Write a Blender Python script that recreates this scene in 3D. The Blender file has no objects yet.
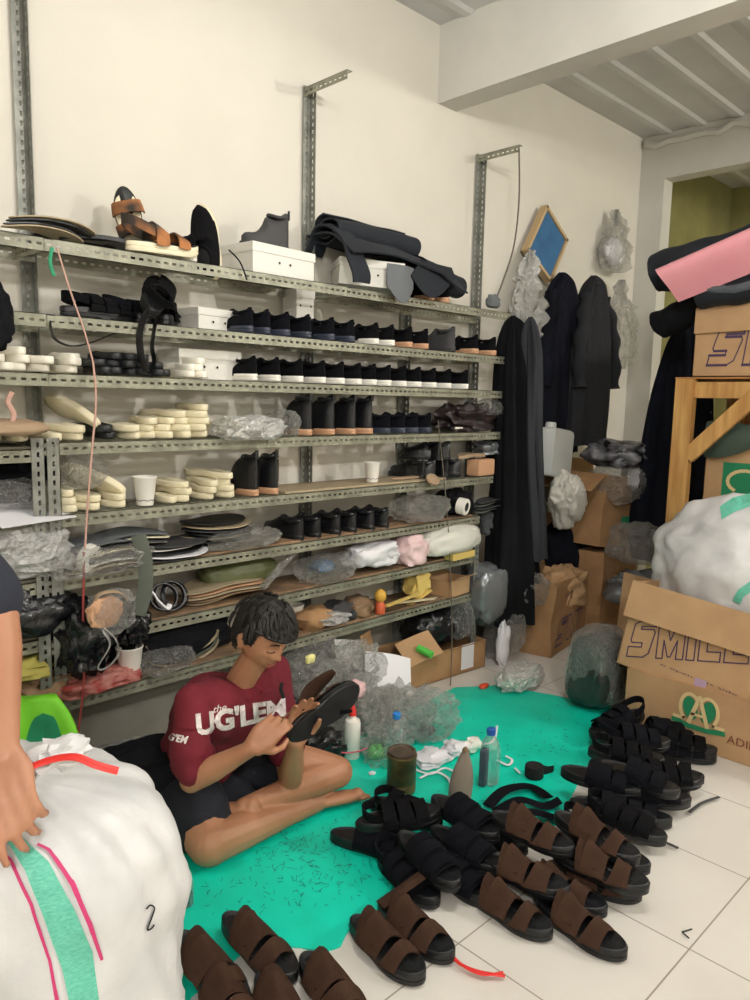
import bpy, bmesh, math, random
from mathutils import Vector, Matrix, Euler, noise
from mathutils.bvhtree import BVHTree
PI = math.pi
random.seed(7)
SC = bpy.context.scene
COL = SC.collection
V = Vector

# ------------------------------------------------------------------ camera geometry
FL = 751.0
def _d(px, py): return V((px-375.0, -(py-500.0), -FL))
r1 = _d(1140, 416).normalized()
r2 = _d(-375, 383); r2 = (r2 - r1*r2.dot(r1)).normalized()
r3 = r1.cross(r2)
RM = Matrix((r1, r2, r3))            # camera -> world
CAM = V((0, 0, 1.5))
def ray(px, py): return (RM @ _d(px, py)).normalized()
def onp(px, py, ax, val):
    r = ray(px, py); t = (val - CAM[ax]) / r[ax]
    return CAM + r*t
def F(px, py, z=0.0): return onp(px, py, 2, z)       # point at height z
def WY(px, py, y): return onp(px, py, 1, y)          # point at distance y (parallel to shelf wall)
def WX(px, py, x): return onp(px, py, 0, x)
def cp(px, py, dep): return CAM + RM @ V(((px-375)/FL*dep, -(py-500)/FL*dep, -dep))
def pix(p):
    c = RM.transposed() @ (V(p)-CAM)
    return (375+FL*c.x/-c.z, 500-FL*c.y/-c.z, -c.z)

cam = bpy.data.cameras.new('camera'); co = bpy.data.objects.new('camera', cam); COL.objects.link(co)
cam.sensor_fit = 'VERTICAL'; cam.sensor_height = 36.0; cam.lens = FL/1000*36.0
cam.clip_start = 0.02
co.matrix_world = Matrix.Translation(CAM) @ RM.to_4x4()
SC.camera = co

# ------------------------------------------------------------------ materials
def lin(c):
    return tuple(((x/255)/12.92 if x/255 <= 0.04045 else ((x/255+0.055)/1.055)**2.4) for x in c)
def mat(name, rgb, rough=0.7, metal=0.0, var=0.0, vscale=8.0, rgb2=None, bump=0.0, bscale=60.0, spec=0.5, alpha=None, trans=0.0, stretch=None, sheen=0.0, coat=0.0, detail=4.0):
    m = bpy.data.materials.new(name); m.use_nodes = True
    nt = m.node_tree; b = nt.nodes['Principled BSDF']
    c = lin(rgb)
    b.inputs['Base Color'].default_value = (*c, 1)
    b.inputs['Roughness'].default_value = rough
    b.inputs['Metallic'].default_value = metal
    b.inputs['Specular IOR Level'].default_value = spec
    if sheen: b.inputs['Sheen Weight'].default_value = sheen
    if coat: b.inputs['Coat Weight'].default_value = coat
    if trans: b.inputs['Transmission Weight'].default_value = trans
    if alpha is not None: b.inputs['Alpha'].default_value = alpha
    tc = nt.nodes.new('ShaderNodeTexCoord')
    src = tc.outputs['Object']
    if stretch:
        mp = nt.nodes.new('ShaderNodeMapping'); mp.inputs['Scale'].default_value = stretch
        nt.links.new(src, mp.inputs['Vector']); src = mp.outputs['Vector']
    if var or rgb2:
        n = nt.nodes.new('ShaderNodeTexNoise'); n.inputs['Scale'].default_value = vscale; n.inputs['Detail'].default_value = detail
        nt.links.new(src, n.inputs['Vector'])
        r = nt.nodes.new('ShaderNodeValToRGB')
        c2 = lin(rgb2) if rgb2 else tuple(x*(1-var) for x in c)
        r.color_ramp.elements[0].position = 0.35; r.color_ramp.elements[1].position = 0.65
        r.color_ramp.elements[0].color = (*c2, 1); r.color_ramp.elements[1].color = (*c, 1)
        nt.links.new(n.outputs['Fac'], r.inputs['Fac']); nt.links.new(r.outputs['Color'], b.inputs['Base Color'])
    if bump:
        n = nt.nodes.new('ShaderNodeTexNoise'); n.inputs['Scale'].default_value = bscale; n.inputs['Detail'].default_value = 5
        nt.links.new(src, n.inputs['Vector'])
        bp = nt.nodes.new('ShaderNodeBump'); bp.inputs['Strength'].default_value = bump; bp.inputs['Distance'].default_value = 0.01
        nt.links.new(n.outputs['Fac'], bp.inputs['Height']); nt.links.new(bp.outputs['Normal'], b.inputs['Normal'])
    return m
def plastic_film(name, rgb, opac=0.35, rough=0.15, crinkle=0.8, scale=25.0, gl=0.55):
    """crinkled see-through film: transparent, mixed with a glossy and a thin milky layer"""
    m = bpy.data.materials.new(name); m.use_nodes = True
    nt = m.node_tree; nt.nodes.clear(); N = nt.nodes.new
    out = N('ShaderNodeOutputMaterial'); mix = N('ShaderNodeMixShader'); m2 = N('ShaderNodeMixShader'); m3 = N('ShaderNodeMixShader')
    tr = N('ShaderNodeBsdfTransparent'); tr.inputs['Color'].default_value = (0.97,0.97,0.97,1)
    g = N('ShaderNodeBsdfGlossy'); g.inputs['Roughness'].default_value = rough; g.inputs['Color'].default_value = (1,1,1,1)
    d = N('ShaderNodeBsdfDiffuse'); d.inputs['Color'].default_value = (*lin(rgb), 1)
    t = N('ShaderNodeBsdfTranslucent'); t.inputs['Color'].default_value = (*lin(rgb), 1)
    tc = N('ShaderNodeTexCoord'); n = N('ShaderNodeTexNoise'); n.inputs['Scale'].default_value = scale*0.5; n.inputs['Detail'].default_value = 5; n.inputs['Distortion'].default_value = 2.0
    v = N('ShaderNodeTexVoronoi'); v.inputs['Scale'].default_value = scale; v.feature = 'DISTANCE_TO_EDGE'
    nt.links.new(tc.outputs['Object'], n.inputs['Vector'])
    av = N('ShaderNodeVectorMath'); av.operation = 'MULTIPLY_ADD'; av.inputs[1].default_value = (0.12,0.12,0.12)
    nt.links.new(n.outputs['Color'], av.inputs[0]); nt.links.new(tc.outputs['Object'], av.inputs[2]); nt.links.new(av.outputs[0], v.inputs['Vector'])
    add = N('ShaderNodeMath'); add.operation = 'MULTIPLY_ADD'; add.inputs[1].default_value = 1.5
    nt.links.new(v.outputs['Distance'], add.inputs[0]); nt.links.new(n.outputs['Fac'], add.inputs[2])
    bp = N('ShaderNodeBump'); bp.inputs['Strength'].default_value = crinkle; bp.inputs['Distance'].default_value = 0.03
    nt.links.new(add.outputs[0], bp.inputs['Height'])
    for x in (g, d): nt.links.new(bp.outputs['Normal'], x.inputs['Normal'])
    m3.inputs['Fac'].default_value = 0.4; nt.links.new(d.outputs[0], m3.inputs[1]); nt.links.new(t.outputs[0], m3.inputs[2])
    m2.inputs['Fac'].default_value = gl; nt.links.new(m3.outputs[0], m2.inputs[1]); nt.links.new(g.outputs[0], m2.inputs[2])
    lw = N('ShaderNodeLayerWeight'); lw.inputs['Blend'].default_value = 0.3; nt.links.new(bp.outputs['Normal'], lw.inputs['Normal'])
    mr = N('ShaderNodeMapRange'); mr.inputs['To Min'].default_value = opac; mr.inputs['To Max'].default_value = min(1.0, opac+0.5)
    nt.links.new(lw.outputs['Facing'], mr.inputs['Value']); nt.links.new(mr.outputs['Result'], mix.inputs['Fac'])
    nt.links.new(tr.outputs[0], mix.inputs[1]); nt.links.new(m2.outputs[0], mix.inputs[2]); nt.links.new(mix.outputs[0], out.inputs['Surface'])
    return m
def mathn(nt, op, a, b=None):
    n = nt.nodes.new('ShaderNodeMath'); n.operation = op
    for i, x in enumerate((a, b)):
        if x is None: continue
        if isinstance(x, (int, float)): n.inputs[i].default_value = x
        else: nt.links.new(x, n.inputs[i])
    return n.outputs[0]
def slotted(name, axis, rgb=(150,150,132)):
    """painted slotted angle; the slots are really open (transparent); UV.x runs along the bar in metres, UV.y across"""
    m = mat(name, rgb, 0.45, 0.25, rgb2=tuple(int(x*0.8) for x in rgb), vscale=14, bump=0.05)
    nt = m.node_tree; b = nt.nodes['Principled BSDF']; out = nt.nodes['Material Output']
    uv = nt.nodes.new('ShaderNodeUVMap'); sp = nt.nodes.new('ShaderNodeSeparateXYZ'); nt.links.new(uv.outputs[0], sp.inputs[0])
    fx = mathn(nt, 'ABSOLUTE', mathn(nt, 'SUBTRACT', mathn(nt, 'FRACT', mathn(nt, 'DIVIDE', sp.outputs[0], 0.032)), 0.5))
    inx = mathn(nt, 'LESS_THAN', fx, 0.26)
    iny = mathn(nt, 'LESS_THAN', mathn(nt, 'ABSOLUTE', mathn(nt, 'SUBTRACT', sp.outputs[1], 0.021)), 0.0042)
    msk = mathn(nt, 'MULTIPLY', inx, iny)
    tr = nt.nodes.new('ShaderNodeBsdfTransparent'); mx = nt.nodes.new('ShaderNodeMixShader')
    nt.links.new(msk, mx.inputs['Fac']); nt.links.new(b.outputs[0], mx.inputs[1]); nt.links.new(tr.outputs[0], mx.inputs[2]); nt.links.new(mx.outputs[0], out.inputs['Surface'])
    return m

M = {}
M['wall'] = mat('wall_paint', (214,210,199), 0.85, var=0.05, vscale=2.2, bump=0.12, bscale=14)
M['beam'] = mat('beam_paint', (208,206,198), 0.85, var=0.07, vscale=3.5, bump=0.15, bscale=10)
M['deck'] = mat('ceiling_deck', (206,206,204), 0.6, rgb2=(192,192,192), vscale=2.0)
M['olive'] = mat('olive_wall', (150,146,92), 0.8, rgb2=(128,125,80), vscale=3)
M['slat'] = mat('yellow_slat', (176,168,100), 0.7)
M['rail'] = slotted('slotted_steel', 0)
M['postm'] = slotted('slotted_steel_grey', 0, (138,140,132))
M['board'] = mat('shelf_board', (150,120,90), 0.8, rgb2=(104,84,64), vscale=6, bump=0.1)
M['boardgrey'] = mat('grey_board', (120,114,98), 0.8, rgb2=(95,90,78), vscale=6)
M['carton'] = mat('cardboard', (188,152,112), 0.85, rgb2=(174,138,100), vscale=5, bump=0.08, bscale=30)
M['carton2'] = mat('cardboard_dull', (170,132,92), 0.85, rgb2=(148,112,76), vscale=6, bump=0.12, bscale=20)
M['cartonin'] = mat('cardboard_inside', (150,112,72), 0.9)
M['wood'] = mat('pine', (205,160,96), 0.6, rgb2=(176,128,70), vscale=5, stretch=(6,6,0.6), bump=0.08)
M['ply'] = mat('plywood', (178,128,72), 0.65, rgb2=(158,110,60), vscale=4, stretch=(1,1,5))
M['blackrub'] = mat('black_rubber', (17,18,20), 0.42, bump=0.15, bscale=180)
M['blackbed'] = mat('black_footbed', (24,27,30), 0.36, bump=0.25, bscale=260)
M['blackfab'] = mat('black_suede', (11,11,14), 0.9, bump=0.2, bscale=220, spec=0.15)
M['navyfab'] = mat('navy_suede', (12,13,19), 0.9, bump=0.2, bscale=220, spec=0.15)
M['brown'] = mat('brown_suede', (68,48,37), 0.9, rgb2=(57,39,30), vscale=18, bump=0.15, bscale=200, spec=0.15)
M['brownin'] = mat('brown_edge', (52,36,28), 0.8)
M['cream'] = mat('cream_foam', (232,224,196), 0.7, rgb2=(222,212,180), vscale=9)
M['cream2'] = mat('white_foam', (238,234,220), 0.65)
M['white'] = mat('white_rubber', (236,233,224), 0.5)
M['tansole'] = mat('gum_sole', (196,152,118), 0.55)
M['greysole'] = mat('slate_sole', (54,60,76), 0.5)
M['leather'] = mat('black_leather', (18,19,23), 0.35, bump=0.2, bscale=60)
M['paper'] = mat('paper', (226,226,230), 0.8)
M['whitebox'] = mat('white_card', (222,220,212), 0.6)
M['lining'] = mat('dark_lining', (12,12,14), 0.95)
M['camo'] = mat('camo_fabric', (168,110,64), 0.85, rgb2=(52,44,38), vscale=14, detail=1)
M['orange'] = mat('orange_tab', (236,140,80), 0.6)
M['tarp'] = mat('green_tarp', (6,218,188), 0.42, rgb2=(4,200,170), vscale=4, bump=0.3, bscale=25)
M['sack'] = mat('white_sack', (212,212,212), 0.42, rgb2=(198,199,200), vscale=7, bump=0.8, bscale=9)
M['stripe'] = mat('teal_stripe', (110,196,172), 0.6, rgb2=(84,176,152), vscale=120, stretch=(1,1,3))
M['pinkline'] = mat('pink_stitch', (196,52,110), 0.6)
M['redtape'] = mat('red_tape', (214,48,42), 0.5)
M['skin'] = mat('skin', (176,126,94), 0.5, rgb2=(160,110,80), vscale=5, bump=0.05, bscale=90)
M['skin2'] = mat('skin_second', (176,126,98), 0.5, rgb2=(164,114,86), vscale=5, bump=0.05, bscale=90)
M['nail'] = mat('nail', (214,168,140), 0.3)
M['hair'] = mat('hair', (22,18,15), 0.62, rgb2=(14,12,10), vscale=60, bump=0.15, bscale=120)
M['maroon'] = mat('maroon_shirt', (112,20,38), 0.85, rgb2=(98,16,32), vscale=5, bump=0.45, bscale=9)
M['shorts'] = mat('dark_shorts', (22,25,35), 0.9, rgb2=(16,18,26), vscale=6, bump=0.2, bscale=14)
M['jersey'] = mat('navy_tshirt', (34,38,50), 0.9)
M['ink'] = mat('white_ink', (232,226,222), 0.8, rgb2=(200,186,186), vscale=60)
M['coat'] = mat('black_cloth', (15,16,21), 0.9, rgb2=(10,11,14), vscale=6, bump=0.25, bscale=10, spec=0.2)
M['coatnavy'] = mat('navy_cloth', (16,19,31), 0.9, rgb2=(11,13,22), vscale=6, bump=0.25, bscale=10, spec=0.2)
M['foam'] = mat('neoprene', (26,32,42), 0.85, rgb2=(20,25,33), vscale=4)
M['foamgrey'] = mat('neoprene_grey', (98,102,106), 0.85)
M['pink'] = mat('pink_foam', (240,168,178), 0.75, rgb2=(236,158,170), vscale=3)
M['blue'] = mat('blue_print_mesh', (52,104,148), 0.7, rgb2=(44,92,136), vscale=9)
M['frame'] = mat('pale_frame', (186,160,120), 0.6)
M['clear'] = plastic_film('clear_film', (246,246,242), 0.18, 0.12, 1.0, 22, 0.42)
M['clearmat'] = plastic_film('clouded_film', (240,240,234), 0.22, 0.14, 1.0, 18)
M['whitefilm'] = plastic_film('white_film', (242,242,240), 0.58, 0.22, 0.8, 14, 0.25)
M['blackfilm'] = mat('black_bag', (22,23,26), 0.22, bump=0.9, bscale=22)
M['silver'] = mat('grey_film', (128,132,136), 0.25, 0.4, bump=1.0, bscale=16)
M['greenfilm'] = mat('dark_green_film', (50,62,58), 0.25, bump=0.9, bscale=14, rgb2=(34,42,40), vscale=8)
M['tin'] = mat('rusty_tin', (118,98,60), 0.45, 0.5, rgb2=(70,58,36), vscale=14)
M['tinlid'] = mat('glue_lid', (96,82,68), 0.6, rgb2=(66,56,46), vscale=20)
M['lasttaupe'] = mat('grey_last', (128,118,106), 0.6)
M['limebag'] = mat('lime_bag', (120,206,40), 0.6, rgb2=(104,190,34), vscale=6)
M['greenstrap'] = mat('green_strap', (18,140,96), 0.6)
M['bluecap'] = mat('blue_cap', (40,90,170), 0.4)
M['bottle'] = plastic_film('bottle_film', (210,222,222), 0.2, 0.08, 0.15, 8)
M['marker'] = mat('marker_ink', (74,56,86), 0.7)
M['printgreen'] = mat('print_green', (30,128,86), 0.8)
M['printcream'] = mat('print_cream', (214,190,140), 0.8)
M['printbrown'] = mat('print_brown', (120,64,44), 0.8)
M['yellow'] = mat('yellow_foam', (220,192,110), 0.7)
M['cordred'] = mat('red_cord', (150,60,56), 0.7)
M['cordpink'] = mat('pink_cord', (196,156,142), 0.7)
M['cordgrey'] = mat('grey_cord', (96,88,78), 0.7)
M['cordgreen'] = mat('green_cord', (50,150,110), 0.7)
M['webbing'] = mat('grey_webbing', (88,94,84), 0.8)
M['scrap'] = mat('thread_scrap', (44,52,48), 0.9)
M['lime'] = mat('lime_plastic', (90,200,80), 0.5)
M['darkgrey'] = mat('dark_grey', (60,60,62), 0.7)
M['gum2'] = mat('tan_leather', (160,136,110), 0.7)
M['board3'] = mat('tan_flat', (168,152,124), 0.7)
M['greenplate'] = mat('green_sheet', (92,98,62), 0.45)

# ------------------------------------------------------------------ mesh builder
class MB:
    def __init__(s): s.v = []; s.f = []; s.uv = {}
    def add(s, vs, fs, X=None):
        n = len(s.v)
        s.v += [(X @ V(p)) if X else V(p) for p in vs]
        s.f += [tuple(i+n for i in f) for f in fs]
        return s
    def box(s, a, b, X=None):
        x0,y0,z0 = a; x1,y1,z1 = b
        return s.add([(x0,y0,z0),(x1,y0,z0),(x1,y1,z0),(x0,y1,z0),(x0,y0,z1),(x1,y0,z1),(x1,y1,z1),(x0,y1,z1)],
              [(0,3,2,1),(4,5,6,7),(0,1,5,4),(1,2,6,5),(2,3,7,6),(3,0,4,7)], X)
    def rings(s, rings, cap=True, closed=True, X=None):
        n = len(rings[0]); vs = [p for r in rings for p in r]; fs = []
        for i in range(len(rings)-1):
            for j in range(n if closed else n-1):
                k = (j+1) % n
                fs.append((i*n+j, i*n+k, (i+1)*n+k, (i+1)*n+j))
        if cap:
            fs.append(tuple(reversed(range(n)))); m = (len(rings)-1)*n
            fs.append(tuple(range(m, m+n)))
        return s.add(vs, fs, X)
    def tube(s, pts, r, n=8, flat=1.0, cap=True, up=None):
        pts = [V(p) for p in pts]; rs = r if isinstance(r, (list, tuple)) else [r]*len(pts)
        rings = []; pn = None
        for i, p in enumerate(pts):
            t = (pts[min(i+1, len(pts)-1)] - pts[max(i-1, 0)]).normalized()
            if pn is None:
                a = V(up) if up else (V((0,0,1)) if abs(t.z) < 0.9 else V((1,0,0)))
                pn = (a - t*a.dot(t)).normalized()
            else: pn = (pn - t*pn.dot(t)).normalized()
            b = t.cross(pn)
            rings.append([p + (b*math.cos(2*PI*k/n) + pn*flat*math.sin(2*PI*k/n))*rs[i] for k in range(n)])
        return s.rings(rings, cap)
    def ell(s, c, r, X=None, n=16, m=10, rot=None):
        c = V(c); rr = r if isinstance(r, (tuple, list)) else (r, r, r)
        vs = [V((0,0,-1))]; fs = []
        for i in range(1, m):
            th = -PI/2 + PI*i/m
            for j in range(n):
                a = 2*PI*j/n; vs.append(V((math.cos(th)*math.cos(a), math.cos(th)*math.sin(a), math.sin(th))))
        vs.append(V((0,0,1)))
        for j in range(n): fs.append((0, 1+(j+1)%n, 1+j))
        for i in range(m-2):
            for j in range(n):
                a = 1+i*n+j; b = 1+i*n+(j+1)%n; fs.append((a, b, b+n, a+n))
        L = len(vs)-1
        for j in range(n): fs.append((L, 1+(m-2)*n+j, 1+(m-2)*n+(j+1)%n))
        out = []
        for p in vs:
            q = V((p.x*rr[0], p.y*rr[1], p.z*rr[2]))
            if rot is not None: q = rot @ q
            out.append(q + c)
        return s.add(out, fs, X)
    def grid(s, fn, nu, nv, thick=0.0, X=None):
        """surface fn(u,v); optional thickness gives it a back"""
        P = [[V(fn(i/nu, j/nv)) for j in range(nv+1)] for i in range(nu+1)]
        w = nv+1
        vs = [p for r in P for p in r]; fs = [(i*w+j, (i+1)*w+j, (i+1)*w+j+1, i*w+j+1) for i in range(nu) for j in range(nv)]
        if thick:
            N = []
            for i in range(nu+1):
                for j in range(nv+1):
                    du = P[min(i+1,nu)][j]-P[max(i-1,0)][j]; dv = P[i][min(j+1,nv)]-P[i][max(j-1,0)]
                    N.append(du.cross(dv).normalized())
            n0 = len(vs); vs = vs + [vs[k]-N[k]*thick for k in range(n0)]
            fs += [tuple(reversed([a+n0 for a in f])) for f in fs[:nu*nv]]
            B = [(i,0) for i in range(nu)] + [(nu,j) for j in range(nv)] + [(i,nv) for i in range(nu,0,-1)] + [(0,j) for j in range(nv,0,-1)]
            idx = [i*w+j for i,j in B]
            for k in range(len(idx)):
                a = idx[k]; b = idx[(k+1)%len(idx)]
                fs.append((b, a, a+n0, b+n0))
        return s.add(vs, fs, X)
    def prism(s, outline, z0, z1, inset=0.0, X=None):
        """extruded outline (list of (x,y)), edges eased by inset"""
        c = V((sum(p[0] for p in outline)/len(outline), sum(p[1] for p in outline)/len(outline)))
        def rg(k, z):
            out = []
            for p in outline:
                d = V(p)-c; L = max(d.length, 1e-6); q = c + d*max(0, (L-k)/L); out.append((q.x, q.y, z))
            return out
        if inset:
            h = z1-z0; e = min(inset, h*0.45)
            R = [rg(inset, z0), rg(inset*0.3, z0+e*0.3), rg(0, z0+e), rg(0, z1-e), rg(inset*0.3, z1-e*0.3), rg(inset, z1)]
        else: R = [rg(0, z0), rg(0, z1)]
        return s.rings(R, True, True, X)
    def build(s, name, m, parent=None, smooth=True, X=None, mods=None, ang=40):
        me = bpy.data.meshes.new(name); me.from_pydata([tuple((X @ p) if X else p) for p in s.v], [], s.f)
        bm = bmesh.new(); bm.from_mesh(me); bmesh.ops.recalc_face_normals(bm, faces=bm.faces); bm.to_mesh(me); bm.free()
        if smooth:
            for p in me.polygons: p.use_smooth = True
            try: me.set_sharp_from_angle(angle=math.radians(ang))
            except Exception: pass
        if m is not None: me.materials.append(m)
        o = bpy.data.objects.new(name, me); COL.objects.link(o)
        if parent is not None: o.parent = parent
        if mods: mods(o)
        return o
def thing(name, label, cat, loc=(0,0,0), rz=0.0, group=None, rot=None):
    o = bpy.data.objects.new(name, None); COL.objects.link(o); o.empty_display_size = 0.05
    o.location = loc; o.rotation_euler = rot if rot is not None else (0, 0, rz)
    o['label'] = label; o['category'] = cat
    if group: o['group'] = group
    return o
def tag(o, label, cat, group=None, kind=None):
    o['label'] = label; o['category'] = cat
    if group: o['group'] = group
    if kind: o['kind'] = kind
    return o
def struct(o): o['kind'] = 'structure'; return o
def dup(root, label=None, group=None, mw=None):
    r = root.copy(); COL.objects.link(r)
    if label: r['label'] = label
    if group: r['group'] = group
    if mw is not None: r.matrix_world = mw
    for ch in list(root.children):
        c = ch.copy(); COL.objects.link(c); c.parent = r
        for g in ch.children:
            d = g.copy(); COL.objects.link(d); d.parent = c
    return r
def bake(o):
    """freeze modifiers into the mesh"""
    dg = bpy.context.evaluated_depsgraph_get(); dg.update()
    me = bpy.data.meshes.new_from_object(o.evaluated_get(dg)); old = o.data
    o.modifiers.clear(); o.data = me
    for p in me.polygons: p.use_smooth = True
    return o
def bvh_of(o):
    me = o.data; mw = o.matrix_basis
    return BVHTree.FromPolygons([mw @ v.co for v in me.vertices], [tuple(p.vertices) for p in me.polygons])
def frame(origin, xdir, up=(0,0,1)):
    x = V(xdir).normalized(); z = V(up); z = (z - x*z.dot(x)).normalized(); y = z.cross(x)
    m = Matrix((x, y, z)).transposed().to_4x4(); m.translation = V(origin); return m
def smoothpath(pts, k=4):
    pts = [V(p) for p in pts]; out = []
    n = len(pts)
    for i in range(n-1):
        p0 = pts[max(i-1,0)]; p1 = pts[i]; p2 = pts[i+1]; p3 = pts[min(i+2,n-1)]
        for j in range(k):
            t = j/k
            out.append(0.5*((2*p1)+(-p0+p2)*t+(2*p0-5*p1+4*p2-p3)*t*t+(-p0+3*p1-3*p2+p3)*t**3))
    out.append(pts[-1]); return out
def nz(p, s=1.0, seed=0.0): return noise.noise(V(p)*s + V((seed*7.3, seed*3.1, seed*5.7)))
def ico(sub):
    bm = bmesh.new(); bmesh.ops.create_icosphere(bm, subdivisions=sub, radius=1.0)
    vs = [v.co.copy() for v in bm.verts]; fs = [tuple(v.index for v in f.verts) for f in bm.faces]; bm.free(); return vs, fs
ICO = {k: ico(k) for k in (3, 4, 5)}
def blob(r, seed, amp=0.25, freq=2.2, sub=4, flat=None, power=1.0, crease=0.5):
    """crumpled bag shape"""
    vs, fs = ICO[sub]; b = MB(); out = []
    for p in vs:
        q = V((abs(p.x)**power*math.copysign(1,p.x), abs(p.y)**power*math.copysign(1,p.y), abs(p.z)**power*math.copysign(1,p.z)))
        k = 1 + amp*nz(p, freq, seed) - crease*amp*abs(nz(p, freq*2.3, seed+5))*1.6 + amp*0.35*abs(nz(p, freq*5, seed+9))
        q = V((q.x*r[0], q.y*r[1], q.z*r[2]))*k
        if flat is not None and q.z < -r[2]*flat: q.z = -r[2]*flat + (q.z+r[2]*flat)*0.08
        out.append(q)
    b.add(out, fs); return b
def px_mesh(bvh, name, m, parent, verts, faces, off=0.0015):
    """a printed mark laid on a surface: outline points cast onto it"""
    out = []; ok = True
    for (px, py) in verts:
        r = ray(px, py); h = bvh.ray_cast(CAM, r)
        if h[0] is None: out.append(None); continue
        n = h[1]
        if n.dot(r) > 0: n = -n
        out.append(h[0] + n*off)
    fs = [f for f in faces if all(out[i] is not None for i in f)]
    b = MB(); b.v = [p if p is not None else V((0,0,0)) for p in out]; b.f = fs
    used = sorted(set(i for f in fs for i in f)); mp = {i: k for k, i in enumerate(used)}
    b.v = [b.v[i] for i in used]; b.f = [tuple(mp[i] for i in f) for f in fs]
    return b.build(name, m, parent, smooth=False)
def strip_px(bvh, name, m, parent, left, right, n=30, k=4, off=0.0015):
    """ribbon between two pixel polylines laid on the surface"""
    def samp(poly, t):
        L = [0.0]
        for a, b in zip(poly, poly[1:]): L.append(L[-1]+math.dist(a, b))
        d = t*L[-1]
        for i in range(len(poly)-1):
            if d <= L[i+1] or i == len(poly)-2:
                u = (d-L[i])/max(L[i+1]-L[i], 1e-6); return (poly[i][0]+(poly[i+1][0]-poly[i][0])*u, poly[i][1]+(poly[i+1][1]-poly[i][1])*u)
    vs = []
    for i in range(n+1):
        a = samp(left, i/n); b = samp(right, i/n)
        for j in range(k+1): vs.append((a[0]+(b[0]-a[0])*j/k, a[1]+(b[1]-a[1])*j/k))
    w = k+1; fs = [(i*w+j, i*w+j+1, (i+1)*w+j+1, (i+1)*w+j) for i in range(n) for j in range(k)]
    return px_mesh(bvh, name, m, parent, vs, fs, off)
def text_mesh(s, shear=0.0, bold=0.0, sub=True):
    cu = bpy.data.curves.new('txt', 'FONT'); cu.body = s; cu.shear = shear; cu.offset = bold; cu.resolution_u = 3
    o = bpy.data.objects.new('txt', cu); COL.objects.link(o)
    dg = bpy.context.evaluated_depsgraph_get(); dg.update()
    me = bpy.data.meshes.new_from_object(o.evaluated_get(dg))
    bpy.data.objects.remove(o)
    bm = bmesh.new(); bm.from_mesh(me)
    bmesh.ops.triangulate(bm, faces=bm.faces)
    if sub:
        for _ in range(2):
            es = [e for e in bm.edges if e.calc_length() > 0.12]
            if es: bmesh.ops.subdivide_edges(bm, edges=es, cuts=1); bmesh.ops.triangulate(bm, faces=bm.faces)
    bm.verts.index_update()
    vs = [v.co.copy() for v in bm.verts]; fs = [tuple(v.index for v in f.verts) for f in bm.faces]; bm.free(); bpy.data.meshes.remove(me)
    x0 = min(v.x for v in vs); x1 = max(v.x for v in vs); y0 = min(v.y for v in vs); y1 = max(v.y for v in vs)
    return [((v.x-x0)/(x1-x0), (v.y-y0)/(y1-y0)) for v in vs], fs
def text_on(s, name, m, parent, org, xv, yv, off, shear=0.0, bold=0.0):
    """lettering lying on a flat face: org + u*xv + v*yv"""
    uv, fs = text_mesh(s, shear, bold, sub=False); b = MB()
    b.add([V(org)+V(xv)*u+V(yv)*v+V(off) for u, v in uv], fs)
    return b.build(name, m, parent, smooth=False)
def text_px(bvh, s, name, m, parent, quad, shear=0.0, bold=0.0, off=0.002, sub=True):
    uv, fs = text_mesh(s, shear, bold, sub)
    (ax,ay),(bx,by),(cx,cy),(dx,dy) = quad      # lower-left, lower-right, upper-right, upper-left
    vs = [((1-v)*((1-u)*ax+u*bx)+v*((1-u)*dx+u*cx), (1-v)*((1-u)*ay+u*by)+v*((1-u)*dy+u*cy)) for u, v in uv]
    return px_mesh(bvh, name, m, parent, vs, fs, off)
def flatline(s, pts, w, z=0.0):
    """thin drawn line (local x,y plane) as a ribbon, added to builder s with given z"""
    for a, b in zip(pts, pts[1:]):
        a = V((*a, 0)); b = V((*b, 0)); d = (b-a).normalized(); n = V((-d.y, d.x, 0))*w/2; a = a-d*w*0.4; b = b+d*w*0.4
        s.add([a-n+V((0,0,z)), b-n+V((0,0,z)), b+n+V((0,0,z)), a+n+V((0,0,z))], [(0,1,2,3)])
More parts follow.
